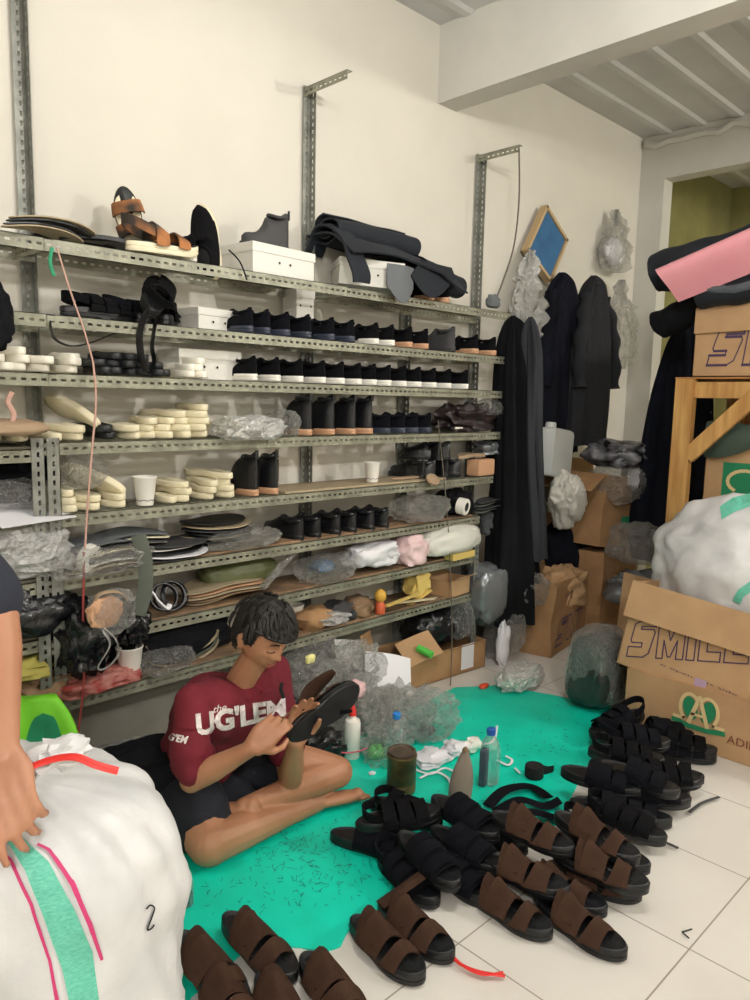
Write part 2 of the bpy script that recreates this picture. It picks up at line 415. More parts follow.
# ------------------------------------------------------------------ the room
YW = 2.83; YF = 2.53; XB = 5.54; ZC = 3.47
b = MB(); b.box((-3.2,-3.6,-0.1),(7.6,YW+0.15,0.0)); fl = b.build('floor', None, smooth=False); struct(fl)
def tile_mat():
    m = mat('floor_tile', (218,214,206), 0.28, rgb2=(210,205,197), vscale=2.5); nt = m.node_tree; bs = nt.nodes['Principled BSDF']
    tc = nt.nodes.new('ShaderNodeTexCoord'); sp = nt.nodes.new('ShaderNodeSeparateXYZ'); nt.links.new(tc.outputs['Object'], sp.inputs[0])
    T = 0.455
    def line(o, off):
        f = mathn(nt, 'FRACT', mathn(nt, 'DIVIDE', mathn(nt, 'ADD', o, off), T))
        return mathn(nt, 'LESS_THAN', mathn(nt, 'ABSOLUTE', mathn(nt, 'SUBTRACT', f, 0.5)), 0.0052)
    g = mathn(nt, 'MAXIMUM', line(sp.outputs[0], T*0.5-1.988+10*T), line(sp.outputs[1], T*0.5-0.72+12*T))
    mx = nt.nodes.new('ShaderNodeMixRGB'); mx.inputs['Color2'].default_value = (*lin((150,142,130)), 1)
    src = bs.inputs['Base Color'].links[0].from_socket
    nt.links.new(g, mx.inputs['Fac']); nt.links.new(src, mx.inputs['Color1']); nt.links.new(mx.outputs[0], bs.inputs['Base Color'])
    # faint scuffs
    n = nt.nodes.new('ShaderNodeTexNoise'); n.inputs['Scale'].default_value = 3; n.inputs['Detail'].default_value = 8; nt.links.new(tc.outputs['Object'], n.inputs['Vector'])
    mr = nt.nodes.new('ShaderNodeMapRange'); mr.inputs['To Min'].default_value = 0.2; mr.inputs['To Max'].default_value = 0.5
    nt.links.new(n.outputs['Fac'], mr.inputs['Value']); nt.links.new(mr.outputs[0], bs.inputs['Roughness'])
    return m
fl.data.materials.append(tile_mat())
def wallbox(name, a, c, m): o = MB().box(a, c).build(name, m, smooth=False); struct(o); return o
# strip at the shelf wall's foot painted darker, as shade under the shelves
mw_ = M['wall']
wallbox('wall_left', (-3.2,YW,0),(XB,YW+0.15,ZC+0.1), M['wall'])
struct(MB().box((-3.2,YW-0.006,0),(XB,YW,0.40)).build('wall_shade_left', mat('shaded_wall_foot',(146,143,132),0.8,rgb2=(124,121,110),vscale=3,bump=0.1), smooth=False))
wallbox('wall_back', (-3.2,-3.6,0),(-3.05,YW,ZC+0.1), M['wall'])
wallbox('wall_right', (-3.2,-3.75,0),(XB,-3.6,ZC+0.1), M['wall'])
# far wall: strip, wide opening, lintel
OY = 2.64; OZ = 3.15
b = MB(); b.box((XB,OY,0),(XB+0.14,YW+0.15,ZC)); b.box((XB,-2.2,OZ),(XB+0.14,OY,ZC)); b.box((XB,-3.6,0),(XB+0.14,-2.2,ZC))
struct(b.build('wall_far', M['beam'], smooth=False))
b = MB(); b.box((7.3,-3.6,0),(7.4,2.98,3.47)); b.box((XB+0.14,YW,0),(7.3,YW+0.15,3.47)); b.box((XB+0.14,-3.75,0),(7.4,-3.6,3.47))
struct(b.build('wall_back_room', M['olive'], smooth=False))
b = MB()
for i in range(26): b.box((7.27,2.3-i*0.13-0.115,0.3),(7.298,2.3-i*0.13,3.2))
struct(b.build('trim_1', M['slat'], smooth=False))
# ribbed ceiling deck, ribs run along the shelf wall
b = MB(); prof = []
y = YW+0.02
while y > -3.6:
    prof += [(y, ZC),(y-0.13,ZC),(y-0.19,ZC-0.013),(y-0.23,ZC-0.013),(y-0.25,ZC)]; y -= 0.25
x0,x1 = -3.2, 7.4
vs = [(x0,p[0],p[1]) for p in prof]+[(x1,p[0],p[1]) for p in prof]+[(x0,p[0],ZC+0.1) for p in prof]+[(x1,p[0],ZC+0.1) for p in prof]
n = len(prof); fs = []
for i in range(n-1):
    fs.append((i,i+1,n+i+1,n+i)); fs.append((2*n+i,3*n+i,3*n+i+1,2*n+i+1))
b.add(vs, fs); struct(b.build('ceiling', M['deck'], smooth=False))
struct(MB().box((3.22,-3.6,3.08),(3.375,YW,ZC)).build('ceiling_beam', M['beam'], smooth=False))
# uneven plaster bead where the far wall meets the deck
b = MB()
pts = []
for i in range(60):
    yy = 2.8 - i*0.09; pts.append((XB-0.005, yy, ZC-0.045-0.03*abs(math.sin(i*0.9))-0.015*math.sin(i*2.3)))
b.tube(pts, 0.028, 6); struct(b.build('trim_2', M['beam']))

# ------------------------------------------------------------------ slotted angle racks
LV = [1.992, 1.752, 1.562, 1.334, 1.088, 0.868, 0.650, 0.434]
RH = 0.042
def uvs(o, ax):
    me = o.data; uv = me.uv_layers.new(name='UVMap'); mn = [min(v.co[i] for v in me.vertices) for i in range(3)]; mx_ = [max(v.co[i] for v in me.vertices) for i in range(3)]
    for p in me.polygons:
        na = max(range(3), key=lambda i: abs(p.normal[i])); other = [i for i in range(3) if i != ax and i != na]
        for li in p.loop_indices:
            c = me.vertices[me.loops[li].vertex_index].co
            q = other[0] if other else ax
            uv.data[li].uv = (c[ax], abs(c[q]-mx_[q]) if q == 2 else c[q]-mn[q])
    return o
def railx(par, x0, x1, y, z, back=False, name='rail', m=None, h=RH):
    b = MB(); b.box((x0,y,z-h),(x1,y+0.0022,z))
    if back: b.box((x0,y-0.03,z-0.0022),(x1,y,z))
    else: b.box((x0,y,z-0.0022),(x1,y+0.03,z))
    return uvs(b.build(name, m or M['rail'], par, smooth=False), 0)
def raily(par, x, y0, y1, z, name='cross_rail', m=None):
    b = MB(); b.box((x,y0,z-0.038),(x+0.0022,y1,z)); b.box((x,y0,z-0.0022),(x+0.03,y1,z))
    return uvs(b.build(name, m or M['rail'], par, smooth=False), 1)
def post(par, x, y, z0, z1, dy=1, name='post', m=None, w=0.042):
    b = MB(); b.box((x,y,z0),(x+w,y+0.0022*dy,z1)) if dy > 0 else b.box((x,y-0.0022,z0),(x+w,y,z1))
    b.box((x+w-0.0022,min(y,y+w*dy),z0),(x+w,max(y,y+w*dy),z1))
    o = b.build(name, m or M['postm'], par, smooth=False)
    me = o.data; uv = me.uv_layers.new(name='UVMap')
    for p in me.polygons:
        na = max(range(3), key=lambda i: abs(p.normal[i]))
        for li in p.loop_indices:
            c = me.vertices[me.loops[li].vertex_index].co
            uv.data[li].uv = (c.z, (c.x-x) if na == 1 else (abs(c.y-y) if na == 0 else 0))
    return o
rack = thing('shelf_rack', 'tall rack of slotted steel angle along the white wall, holding rows of shoes', 'shelf', (0,0,0))
ends = [3.56, 3.53, 3.50, 3.50, 3.45, 3.34, 3.30, 3.30]
starts = [0.2, 0.87, 0.2, 0.965, 0.965, 0.965, 0.965, 0.965]
for i, z in enumerate(LV):
    railx(rack, starts[i], ends[i], YF, z)
    railx(rack, starts[i], ends[i], YW-0.05, z, True, 'back_rail')
for x in (1.02, 2.285, 3.555): post(rack, x, YW-0.012, 0.0 if x > 1.1 else 0.0, 2.9 if x > 1.1 else 3.4, -1, m=M['postm'])
post(rack, 2.96, YW-0.012, 0.0, 1.95, -1, m=M['postm'])
# front post at the left end up to the fourth shelf
post(rack, 0.975, YF-0.004, 0.0, 1.35, 1)
post(rack, 3.30, YF-0.004, 0.0, 0.75, 1)
for x in (2.3, 3.57):
    raily(rack, x-0.01, YF, YW-0.01, 2.89, 'bracket_arm')
for i, z in enumerate(LV):
    raily(rack, 0.99, YF, YW-0.02, z-0.002); 
    if i in (0, 2, 4): raily(rack, 2.31, YF, YW-0.02, z-0.002)
b = MB()
for x in (1.03, 2.295, 3.565):
    for z in (LV[0]-0.02, LV[2]-0.02): b.ell((x, YW-0.018-0.05, z), (0.008,0.008,0.008), n=8, m=6)
b.build('bolts', M['postm'], rack)
def board(par, x0, x1, z, m, name='shelf_board', seed=0):
    b = MB(); b.box((x0,YF+0.012,z+0.001),(x1,YW-0.055,z+0.010)); b.build(name, m, par, smooth=False)
board(rack, 1.98, 3.05, LV[4], M['board3'])
for i in (5, 6, 7): board(rack, 1.02, ends[i]-0.05, LV[i], M['board'])
# short rack to the left, running out of the picture
rack2 = thing('shelf_rack', 'short slotted steel rack at the left edge, crammed with plastic bags', 'shelf', (0,0,0))
L2 = [WY(20,450,YF).z, WY(20,520,YF).z, WY(20,585,YF).z, WY(40,640,YF).z, WY(40,702,YF).z]
for z in L2:
    railx(rack2, 0.1, 0.93, YF, z); railx(rack2, 0.1, 0.93, YW-0.05, z, True, 'back_rail')
    MB().box((0.1,YF+0.012,z+0.001),(0.93,YW-0.055,z+0.009)).build('shelf_board', M['boardgrey'], rack2, smooth=False)
post(rack2, 0.925, YF-0.004, 0.0, 1.35, 1); post(rack2, 0.12, YF-0.004, 0.0, 1.35, 1); post(rack2, 0.12, YW-0.012, 0.0, 1.9, -1)

def SX(px, y, z):
    lo, hi = -1.0, 6.5
    for _ in range(40):
        m_ = (lo+hi)/2
        if pix((m_, y, z))[0] < px: lo = m_
        else: hi = m_
    return (lo+hi)/2

# ------------------------------------------------------------------ shoe builders
def foot_outline(L, W, n=40, pinch=0.12):
    """heel at x=0, toe at x=L; slight waist"""
    up = []; dn = []
    for i in range(n+1):
        t = 0.5-0.5*math.cos(PI*i/n)
        env = (1-abs(2*t-1)**3.2)**0.5
        w = W/2*env*(0.86+0.14*math.sin((t-0.25)*PI*1.3)) * (1-pinch*math.exp(-((t-0.42)/0.16)**2))
        asym = 0.06*W*math.sin(PI*t)
        up.append((t*L, w*1.0+asym*0.5)); dn.append((t*L, -w+asym*0.5))
    return up + list(reversed(dn[1:-1]))
def sole_mesh(b, L, W, h, lip=0.004, rock=0.006):
    o = foot_outline(L, W); c = V((L/2, 0))
    def rg(k, z):
        out = []
        for p in o:
            d = V(p)-c; q = c + d*max(0.02, (d.length-k)/max(d.length,1e-5)); t = p[0]/L
            out.append((q.x, q.y, z + rock*max(0,(t-0.72)/0.28)**2))
        return out
    return [rg(0.004,0), rg(0.0,0.004), rg(0.0,h*0.42), rg(0.003,h*0.46), rg(0.003,h*0.52), rg(0.0,h*0.56), rg(0.0,h*0.92), rg(0.002,h), ]
def bed_mesh(b, L, W, h, rock=0.006):
    o = foot_outline(L, W); c = V((L/2, 0))
    def rg(s, z):
        out = []
        for p in o:
            d = V(p)-c; q = c+d*s; t = p[0]/L
            out.append((q.x, q.y, z + rock*max(0,(t-0.72)/0.28)**2 + 0.003*math.sin(t*PI*2+0.5)*(1 if s<0.8 else 0.3)))
        return out
    b.rings([rg(0.97,h-0.004), rg(0.98,h+0.001), rg(0.955,h+0.003), rg(0.90,h+0.0005), rg(0.75,h-0.003), rg(0.5,h-0.004), rg(0.25,h-0.004), rg(0.02,h-0.004)])
def band(b, L, W, h, xl, xr, xt0, xt1, rise, thick=0.004, lift=0.0, nu=14, nv=6, over=1.02, flare=0.0, sag=0.0, roof=False):
    """strap over the foot from the left edge to the right edge. xl=(a,b) range on left, xr on right, xt0/xt1 ridge range"""
    def wat(x):
        t = min(0.97,max(0.03,x/L)); env = (1-abs(2*t-1)**3.2)**0.5
        return W/2*env*(0.86+0.14*math.sin((t-0.25)*PI*1.3))
    def fn(u, v):
        a = xl[0]*(1-u)**2 + 2*u*(1-u)*(2*xt0-0.5*(xl[0]+xr[0])) + xr[0]*u*u
        c = xl[1]*(1-u)**2 + 2*u*(1-u)*(2*xt1-0.5*(xl[1]+xr[1])) + xr[1]*u*u
        x = a+(c-a)*v
        w = wat(x)*over + 0.002
        th = PI*(1-u); 
        y = w*math.copysign(abs(math.cos(th))**0.8, math.cos(th))
        z = h*0.75 + (rise*(1-0.25*v))*(abs(math.sin(th))**0.75 if not roof else (1-abs(math.cos(th))**1.25)**0.9) + flare*(0.5-v)*math.sin(th) - sag*math.sin(th)*math.sin(PI*v) + lift
        z += 0.0015*math.sin(u*9+v*5+L*100)
        return (x, y, z)
    b.grid(fn, nu, nv, thick)
def make_slide(kind='brown', var=0):
    """two strap slide sandal, heel at origin, toe along +x"""
    L, W, h = 0.295, 0.108, 0.034
    t = thing('slide_sandal', 'tmp', 'sandal')
    b = MB(); b.rings(sole_mesh(b, L, W, h)); b.build('sole', M['blackrub'], t)
    b = MB(); bed_mesh(b, L, W, h); b.build('footbed', M['blackbed'], t)
    m = M['brown']
    f = [0, 0.008, -0.006][var % 3]
    b = MB(); band(b, L, W, h, (0.172+f,0.242), (0.176,0.236), 0.192+f, 0.236, 0.047, 0.0045, flare=0.006, nu=20, roof=True)
    s1 = b.build('front_strap', m, t)
    b = MB(); band(b, L, W, h, (0.088,0.176), (0.080+f,0.180), 0.074-f, 0.168, 0.064, 0.0045, flare=0.018, nu=20, roof=True)
    s2 = b.build('rear_strap', m, t)
    # stitched overlap flap with rounded tab on the outside
    for (x0, x1, rs, par) in ((0.098,0.166,0.066,s2),):
        b = MB()
        def fn(u, v, x0=x0, x1=x1, rs=rs):
            th = PI*(0.06+0.50*u); k = 1-0.30*max(0,(u-0.6)/0.4)**2
            xm = (x0+x1)/2; x = xm+(v-0.5)*(x1-x0)*k
            return (x, -W/2*1.06*math.cos(th)*0.99, h*0.75+(rs*(1-0.25*v)+0.003)*(1-abs(math.cos(th))**1.25)**0.9+0.003+0.018*(0.5-v)*math.sin(th))
        b.grid(fn, 12, 6, 0.003); b.build('strap_flap', m, par)
        b = MB(); c = V(fn(0.16, 0.5)); 
        b.grid(lambda u, v, c=c: (c.x+0.016*math.cos(PI*u)*(1-0.0*v), c.y+0.004+0.003*v, c.z+0.012-0.02*math.sin(PI*u)*v), 10, 4, 0.004)
        b.build('velcro_tab', m, par)
    return t
def make_strappy(var=0):
    """black velcro sandal: three forefoot/instep straps and a standing heel strap"""
    L, W, h = 0.295, 0.106, 0.036
    t = thing('strap_sandal', 'tmp', 'sandal')
    b = MB(); b.rings(sole_mesh(b, L, W, h)); b.build('sole', M['blackrub'], t)
    b = MB(); bed_mesh(b, L, W, h); b.build('footbed', M['blackbed'], t)
    fab = M['blackfab'] if var % 2 == 0 else M['navyfab']
    for (a, c, rs, fl_) in (((0.196,0.246,0.034,0.002),(0.140,0.192,0.044,0.003),(0.086,0.136,0.052,0.006)) if var != 3 else ((0.192,0.244,0.036,0.002),(0.136,0.190,0.048,0.004),(0.100,0.142,0.052,0.008))):
        b = MB(); band(b, L, W, h, (a,c), (a-0.004,c-0.006), a+0.004, c-0.002, rs, 0.006, flare=fl_, nu=18); s = b.build('strap', fab, t)
        b = MB()
        def fn(u, v, a=a, c=c, rs=rs):
            th = PI*(0.10+0.55*u); x = (a+c)/2+(v-0.5)*(c-a)*0.86
            return (x, -W/2*1.08*math.cos(th), h*0.75+(rs+0.008)*abs(math.sin(th))**0.75)
        b.grid(fn, 10, 4, 0.005); b.build('velcro_tab', fab, s)
    b = MB()
    rise = [0.022, 0.034, 0.012][var % 3]
    def hl(u, v):
        th = PI*(u-0.5); r = 0.9
        x = 0.078-[0.060,0.075,0.045][var % 3]*math.cos(th)**0.8
        y = W/2*0.86*math.sin(th)
        return (x, y, h+0.012+v*0.03+rise*math.cos(th)*0.6)
    b.grid(hl, 16, 4, 0.006)
    if var != 3: b.build('heel_strap', fab, t)
    return t
def make_shoe(name='low_sneaker', up=None, so=None, tall=0.0, L=0.285, W=0.10, hs=0.028, pull=False):
    t = thing(name, 'tmp', 'shoe')
    up = up or M['blackfab']; so = so or M['white']
    b = MB(); b.rings(sole_mesh(b, L, W, hs, rock=0.004)); b.build('sole', so, t)
    rings = []; N = 16
    top = []
    for i in range(N+1):
        s = i/N; x = 0.004+s*(L-0.012)
        env = (1-abs(2*(0.5*1)*(0) + (2*s-1))**3.4)**0.5
        w = W/2*0.97*max(0.12, env)*(0.86+0.14*math.sin((s-0.25)*PI*1.3))
        if s < 0.45: H = 0.075+tall*(1-0.1*s) + 0.016*math.cos(s*PI/0.45*1.0) - 0.012*math.sin(PI*s/0.45)
        else: H = 0.047+(0.048+tall*0.9)*max(0, 1-(s-0.45)/0.42)**(1.5 if tall < 0.05 else 3.2)
        if s > 0.92: H *= 1-0.35*((s-0.92)/0.08)
        if s < 0.06: H *= 0.93
        top.append((x, w, H)); r = []
        for k in range(17):
            a = PI*k/16; cy = math.cos(a); sy = math.sin(a)
            narrow = 1.0-0.42*sy**1.5 if s < 0.62 else 1.0-0.1*sy
            r.append((x, w*cy*(narrow if s<0.62 else 1), hs*0.7+(H)*sy**(0.55 if s > 0.5 else 0.42)))
        rings.append(r)
    b = MB(); b.rings(rings, True, True); u = b.build('upper', up, t)
    # collar and dark opening
    zc = hs*0.7+0.070+tall*0.93
    b = MB(); pts = []
    cx_, rx_ = (0.066, 0.052) if tall < 0.05 else (0.056, 0.040)
    for k in range(21):
        a = 2*PI*k/20; pts.append((cx_+rx_*math.cos(a), 0.030*math.sin(a), zc-0.006+0.010*math.cos(a)**2-0.004))
    b.tube(pts, 0.007, 6, cap=False); b.build('collar', up, u)
    b = MB(); b.ell((cx_,0,zc-0.006),(rx_-0.004,0.027,0.008), n=14, m=6); b.build('lining', M['lining'], u)
    if pull:
        b = MB(); b.box((0.0,-0.008,zc-0.01),(0.004,0.008,zc+0.028)); b.build('pull_tab', up, u)
        b = MB(); b.grid(lambda uu, v: (0.05+0.05*uu, -0.045+0.002*math.sin(uu*PI), 0.05+ (zc-0.07)*v), 4, 4, 0.002); b.build('elastic_gusset', M['lining'], u)
    elif tall < 0.05:
        b = MB()
        for k in range(4):
            x = 0.137+k*0.014; z = hs*0.7+0.047+(0.048+tall*0.9)*max(0,1-((x/L)-0.45)/0.42)**1.5
            b.tube([(x,-0.020,z-0.013),(x,0,z-0.006),(x,0.020,z-0.013)], 0.0022, 5)
        b.build('laces', M['lining'], u)
    return t
def make_bed(m, L=0.27, W=0.098, h=0.027, name='footbed_blank'):
    b = MB(); o = foot_outline(L, W); c = V((L/2,0))
    def rg(k, dz):
        out = []
        for p in o:
            d = V(p)-c; q = c + d*max(0.02,(d.length-k)/max(d.length,1e-5)); s = p[0]/L
            out.append((q.x,q.y,dz+0.010*math.exp(-((s-0.45)/0.2)**2)*0.6+0.012*max(0,s-0.8)))
        return out
    b.rings([rg(0.010,0), rg(0.003,0.002), rg(0,0.006), rg(0,h-0.004), rg(0.002,h-0.001), rg(0.006,h), rg(0.016,h-0.003), rg(0.035,h-0.004)])
    return b
# ------------------------------------------------------------------ instances
PROTO = {}
def inst(key, maker, mw, label, group=None, cat=None, name=None):
    if key not in PROTO:
        o = maker(); PROTO[key] = o; o['label'] = label
        if group: o['group'] = group
    else:
        o = dup(PROTO[key], label, group)
        if not group and 'group' in o: del o['group']
    if cat: o['category'] = cat
    if name: o.name = name
    o.matrix_world = mw
    return o
def TR(x, y, z, rz=0.0, rx=0.0, ry=0.0, s=1.0):
    return Matrix.Translation((x,y,z)) @ Euler((rx,ry,rz)).to_matrix().to_4x4() @ Matrix.Scale(s, 4)
ORD = ['first','second','third','fourth','fifth','sixth','seventh','eighth','ninth','tenth','eleventh','twelfth','thirteenth','fourteenth','fifteenth','sixteenth','seventeenth','eighteenth']
H90 = PI/2
def shoe_row(key, mk, lst, lv, text, group, y=None, rz=H90):
    for i, px in enumerate(lst):
        z = LV[lv]+0.003; yy = (YF+0.008) if y is None else y
        x = SX(px, yy, z+0.03)
        inst(key, mk, TR(x, yy, z, rz+random.uniform(-0.05,0.05), s=0.97), text % ORD[i], group)
mkS = lambda so, up=None, tall=0.0, nm='low_sneaker', **k: (lambda: make_shoe(nm, up, so, tall, **k))
# second shelf
shoe_row('s_slate', mkS(M['greysole'], M['navyfab']), [252,269,289,310,334,354], 1, 'dark sneaker with slate sole on second shelf from top, %s from left', 'slate soled sneakers on the second shelf')
shoe_row('s_white', mkS(M['white']), [378,394], 1, 'black sneaker with white sole on second shelf from top, %s of two', 'white soled sneakers on the second shelf')
shoe_row('s_tan', mkS(M['tansole']), [412,428], 1, 'black sneaker with tan sole right of the white soled pair, second shelf, %s of two', 'tan soled sneakers on the second shelf')
shoe_row('s_grey', mkS(M['darkgrey'], M['darkgrey'], 0.03, 'ankle_boot'), [455], 1, 'grey ankle shoe near right end of second shelf, %s of its kind', None)
shoe_row('s_tan', mkS(M['tansole']), [478,496], 1, 'black shoe with tan heel at right end of second shelf, %s of two', 'tan heeled shoes at the right end')
# third shelf: a dozen with white soles
shoe_row('s_white', mkS(M['white']), [256,279,302,325,344,361,376,391,406,421,436,451,468], 2, 'black sneaker with white sole in row on third shelf, %s from left', 'white soled black sneakers in a row')
# fourth shelf: boots and dark sneakers
shoe_row('boot', mkS(M['tansole'], M['leather'], 0.085, 'ankle_boot', pull=True), [311,334,355,372], 3, 'black leather ankle boot with tan sole on fourth shelf, %s from left', 'tan soled boots on the fourth shelf')
shoe_row('s_slate', mkS(M['greysole'], M['navyfab']), [390,405,418,431], 3, 'dark sneaker with slate sole right of the boots on fourth shelf, %s from left', 'slate soled sneakers beside the boots')
shoe_row('boot', mkS(M['tansole']), [257,277], 4, 'black leather ankle boot with tan sole on fifth shelf, %s of the pair', 'boot pair on the fifth shelf')
# sixth shelf: lace up leather shoes
shoe_row('s_leather', mkS(M['blackrub'], M['leather'], 0.005, 'leather_shoe'), [303,320,340,356,374,388], 5, 'black leather shoe on sixth shelf above the papers, %s from left', 'black leather shoes on the sixth shelf')
# fifth shelf right, jumble of dark shoes
for i, (px, rz, zz) in enumerate([(425,1.2,0),(437,1.9,0.0),(449,1.3,0.0),(462,1.75,0.0),(440,0.9,0.095),(452,2.2,0.095)]):
    z = LV[4]+0.004+zz; x = SX(px, YF+0.02, z)
    inst('s_leather', None, TR(x, YF+0.03, z, rz, s=0.95), ['dark shoe lying %s in the jumble at right of fifth shelf' % w for w in ('leftmost and low','second along the bottom','third along the bottom','rightmost and low','on top at the left','on top at the right')][i], 'jumbled dark shoes on the fifth shelf')
# top shelf things
Z1 = LV[0]+0.003
# sports sandal with camouflage straps, leaning up
def camo_sandal():
    L, W, h = 0.27, 0.1, 0.032
    t = thing('sport_sandal', 'sandal with camouflage straps and pale rubber sole standing on top shelf', 'sandal')
    b = MB(); b.rings(sole_mesh(b, L, W, h, rock=0.02)); b.build('sole', M['cream'], t)
    b = MB(); bed_mesh(b, L, W, h, rock=0.02); b.build('footbed', M['blackbed'], t)
    for (a, c, rs) in ((0.17,0.215,0.05),(0.09,0.135,0.075)):
        b = MB(); band(b, L, W, h, (a,c), (a,c), a, c, rs, 0.006, flare=0.01, nu=18); b.build('strap', M['camo'], t)
    b = MB()
    def hl(u, v):
        th = PI*(u-0.5); return (0.085-0.09*math.cos(th)**0.8, W/2*0.86*math.sin(th), h+0.02+v*0.035+0.035*math.cos(th))
    b.grid(hl, 16, 4, 0.006); b.build('heel_strap', M['camo'], t)
    return t
p = WY(148,240,YF-0.0)
o = camo_sandal(); o.matrix_world = TR(SX(127,2.55,Z1), 2.56, Z1+0.004, -0.04, 0.0, 0, 1.04)
o = camo_sandal(); o['label'] = 'camouflage strap sandal stood on its heel against the wall, top shelf'
o.matrix_world = frame((SX(141,2.70,Z1), 2.70, Z1-0.01), (-0.22,0.10,1), (-0.45,-0.9,0.1))
o = make_shoe('knit_sneaker', M['blackfab'], M['cream'], 0.0, hs=0.034); o['label'] = 'black knit sneaker propped toe up with orange patch near its heel'
o.matrix_world = frame((SX(220,2.58,Z1), 2.60, Z1-0.045), (-0.12,0.15,1), (-0.8,-0.45,0.1))
b = MB(); b.grid(lambda u, v: (0.012+0.022*v, -0.030-0.004*u+0.036*u, -0.001), 4, 2, 0.002); b.build('heel_patch', M['orange'], o)
o = make_shoe('knit_sneaker', M['blackfab'], M['cream2'], 0.0); o['label'] = 'black sneaker with pale sole lying beside the propped knit sneaker'
o.matrix_world = TR(SX(196,YF+0.01,Z1), YF+0.01, Z1, H90+0.3)
# a cord hanging
def cord(name, label, pts, r, m, cat='cord', k=5, n=6):
    b = MB(); b.tube(smoothpath(pts, k), r, n); o = b.build(name, m); return tag(o, label, cat)
def WYs(lst): return [WY(a, c, d) for a, c, d in lst]
cord('shoe_lace', 'black lace hanging off the top shelf rail', WYs([(229,250,2.6),(240,262,2.52),(247,280,2.51)]), 0.003, M['coat'])
# white shoe boxes
def shoe_box(label, x, y, z, rz, L=0.33, W=0.2, H=0.115, tilt=0.0, m=None):
    t = thing('shoe_box', label, 'box'); m = m or M['whitebox']
    MB().box((-L/2,-W/2,0),(L/2,W/2,H)).build('box_body', m, t, smooth=False)
    b = MB(); e = 0.004; b.box((-L/2-e,-W/2-e,H*0.72),(L/2+e,W/2+e,H+0.003)); b.build('lid', m, t, smooth=False)
    for s in (-1,1):
        b = MB(); b.ell((0.03*s, -W/2-0.0035, H*0.45),(0.005,0.001,0.005), n=8, m=6); b.build('vent_hole', M['lining'], t)
    t.matrix_world = TR(x, y, z, rz, 0, tilt); return t
def boxat(px, y, z): return SX(px, y, z), y, z
x,y,z = boxat(267,2.67,Z1); shoe_box('white shoe box under the grey ankle boot, top shelf', x, y, z, 0.08, L=0.34, W=0.22)
o = make_shoe('ankle_boot', M['darkgrey'], M['darkgrey'], 0.06, L=0.22, W=0.085, hs=0.015, pull=True); o['label'] = 'small dark grey ankle boot standing on a white shoe box'
o.matrix_world = TR(SX(289,2.62,2.12), 2.62, Z1+0.12, PI-0.25)
x,y,z = boxat(366,2.64,Z1); shoe_box('white shoe box tilted under the black neoprene sheet, top shelf', x, y, z+0.02, -0.55, L=0.30, W=0.2, tilt=0.05)
x,y,z = boxat(200,2.72,LV[2]); shoe_box('white shoe box against wall between black sandals on third shelf', x, y, z, 0.0, L=0.28, W=0.16)
x,y,z = boxat(208,2.72,LV[1]); shoe_box('white box standing behind dark sandals on second shelf', x, y, z, 0.1, L=0.2, W=0.14, H=0.09)
x,y,z = boxat(298,2.75,LV[1]); shoe_box('narrow white box hung behind the sneaker row, under the boot box', x, y, z+0.1, 0, L=0.1, W=0.1, H=0.13)
shoe_row('s_tan', mkS(M['tansole']), [434,449], 0, 'black shoe with tan sole beneath the neoprene on top shelf, %s of two', 'tan soled pair under the neoprene')
# neoprene sheets: roll, draped sheet, grey underside
def sheet(par, prof, x0, x1, name, m, th=0.006, wob=0.012, seed=1, n=24):
    P = smoothpath([(0,a,c) for a, c in prof], 6); b = MB(); K = len(P)-1
    def fn(u, v):
        p = P[min(K, int(round(v*K)))]; x = x0+(x1-x0)*u
        q = V((x+0.03*nz((p.y*6,p.z*6,0.1),1,seed), p.y, p.z)); d = wob*nz((x*5,p.y*7,p.z*7),1,seed)
        return q + V((0, d, d))
    b.grid(fn, n, K, th); return b.build(name, m, par)
t = thing('neoprene_sheets', 'rolled and folded black neoprene sheet bulging over the top shelf', 'fabric')
xa, xb = SX(318,2.6,2.1), SX(448,2.6,2.1)
roll = []
for k in range(34):
    a = k*0.42; r = 0.018+0.0024*k; roll.append((2.70+r*math.cos(a), Z1+0.27+0.75*r*math.sin(a)))
sheet(t, roll, SX(330,2.68,2.3), SX(412,2.68,2.3), 'roll', M['foam'], 0.008, 0.01, 2)
sheet(t, [(2.80,Z1+0.16),(2.74,Z1+0.25),(2.66,Z1+0.27),(2.58,Z1+0.22),(2.52,Z1+0.15),(2.49,Z1+0.07),(2.485,Z1+0.012)], SX(333,2.6,2.1), SX(350,2.6,2.1), 'fold', M['foam'], 0.01, 0.03, 3)
def drape(u, v):
    x = SX(335,2.6,2.2) + (SX(452,2.6,2.15)-SX(335,2.6,2.2))*u
    y = 2.80-0.32*v; z = Z1+0.235-0.05*u + 0.03*math.sin(v*PI)-0.10*v**2*(1-0.4*u) + 0.035*nz((x*4,y*6,1),1,4) - 0.07*max(0,u-0.75)*4*v
    return (x+0.04*v*nz((u*3,v*3,0),1,6), y, z)
b = MB(); b.grid(drape, 26, 16, 0.009); b.build('fold', M['foam'], t)
def flapg(u, v):
    x = SX(420,2.5,2.1)+(SX(455,2.5,2.1)-SX(420,2.5,2.1))*u; z = Z1+0.17-0.17*v*(0.3+0.7*math.sin(PI*min(1,u*0.9+0.1)))
    return (x-0.10*v*(1-u), 2.50-0.03*v+0.03*u, z)
b = MB(); b.grid(flapg, 12, 8, 0.006); b.build('hanging_corner', M['foam'], t)
def gflap(u, v):
    x = SX(386,2.49,2.1)+(SX(412,2.49,2.1)-SX(386,2.49,2.1))*u
    return (x, 2.485-0.02*math.sin(PI*u), Z1+0.12-(0.17)*v*(0.55+0.45*math.sin(PI*u)))
b = MB(); b.grid(gflap, 10, 8, 0.005); b.build('grey_underside', M['foamgrey'], t)
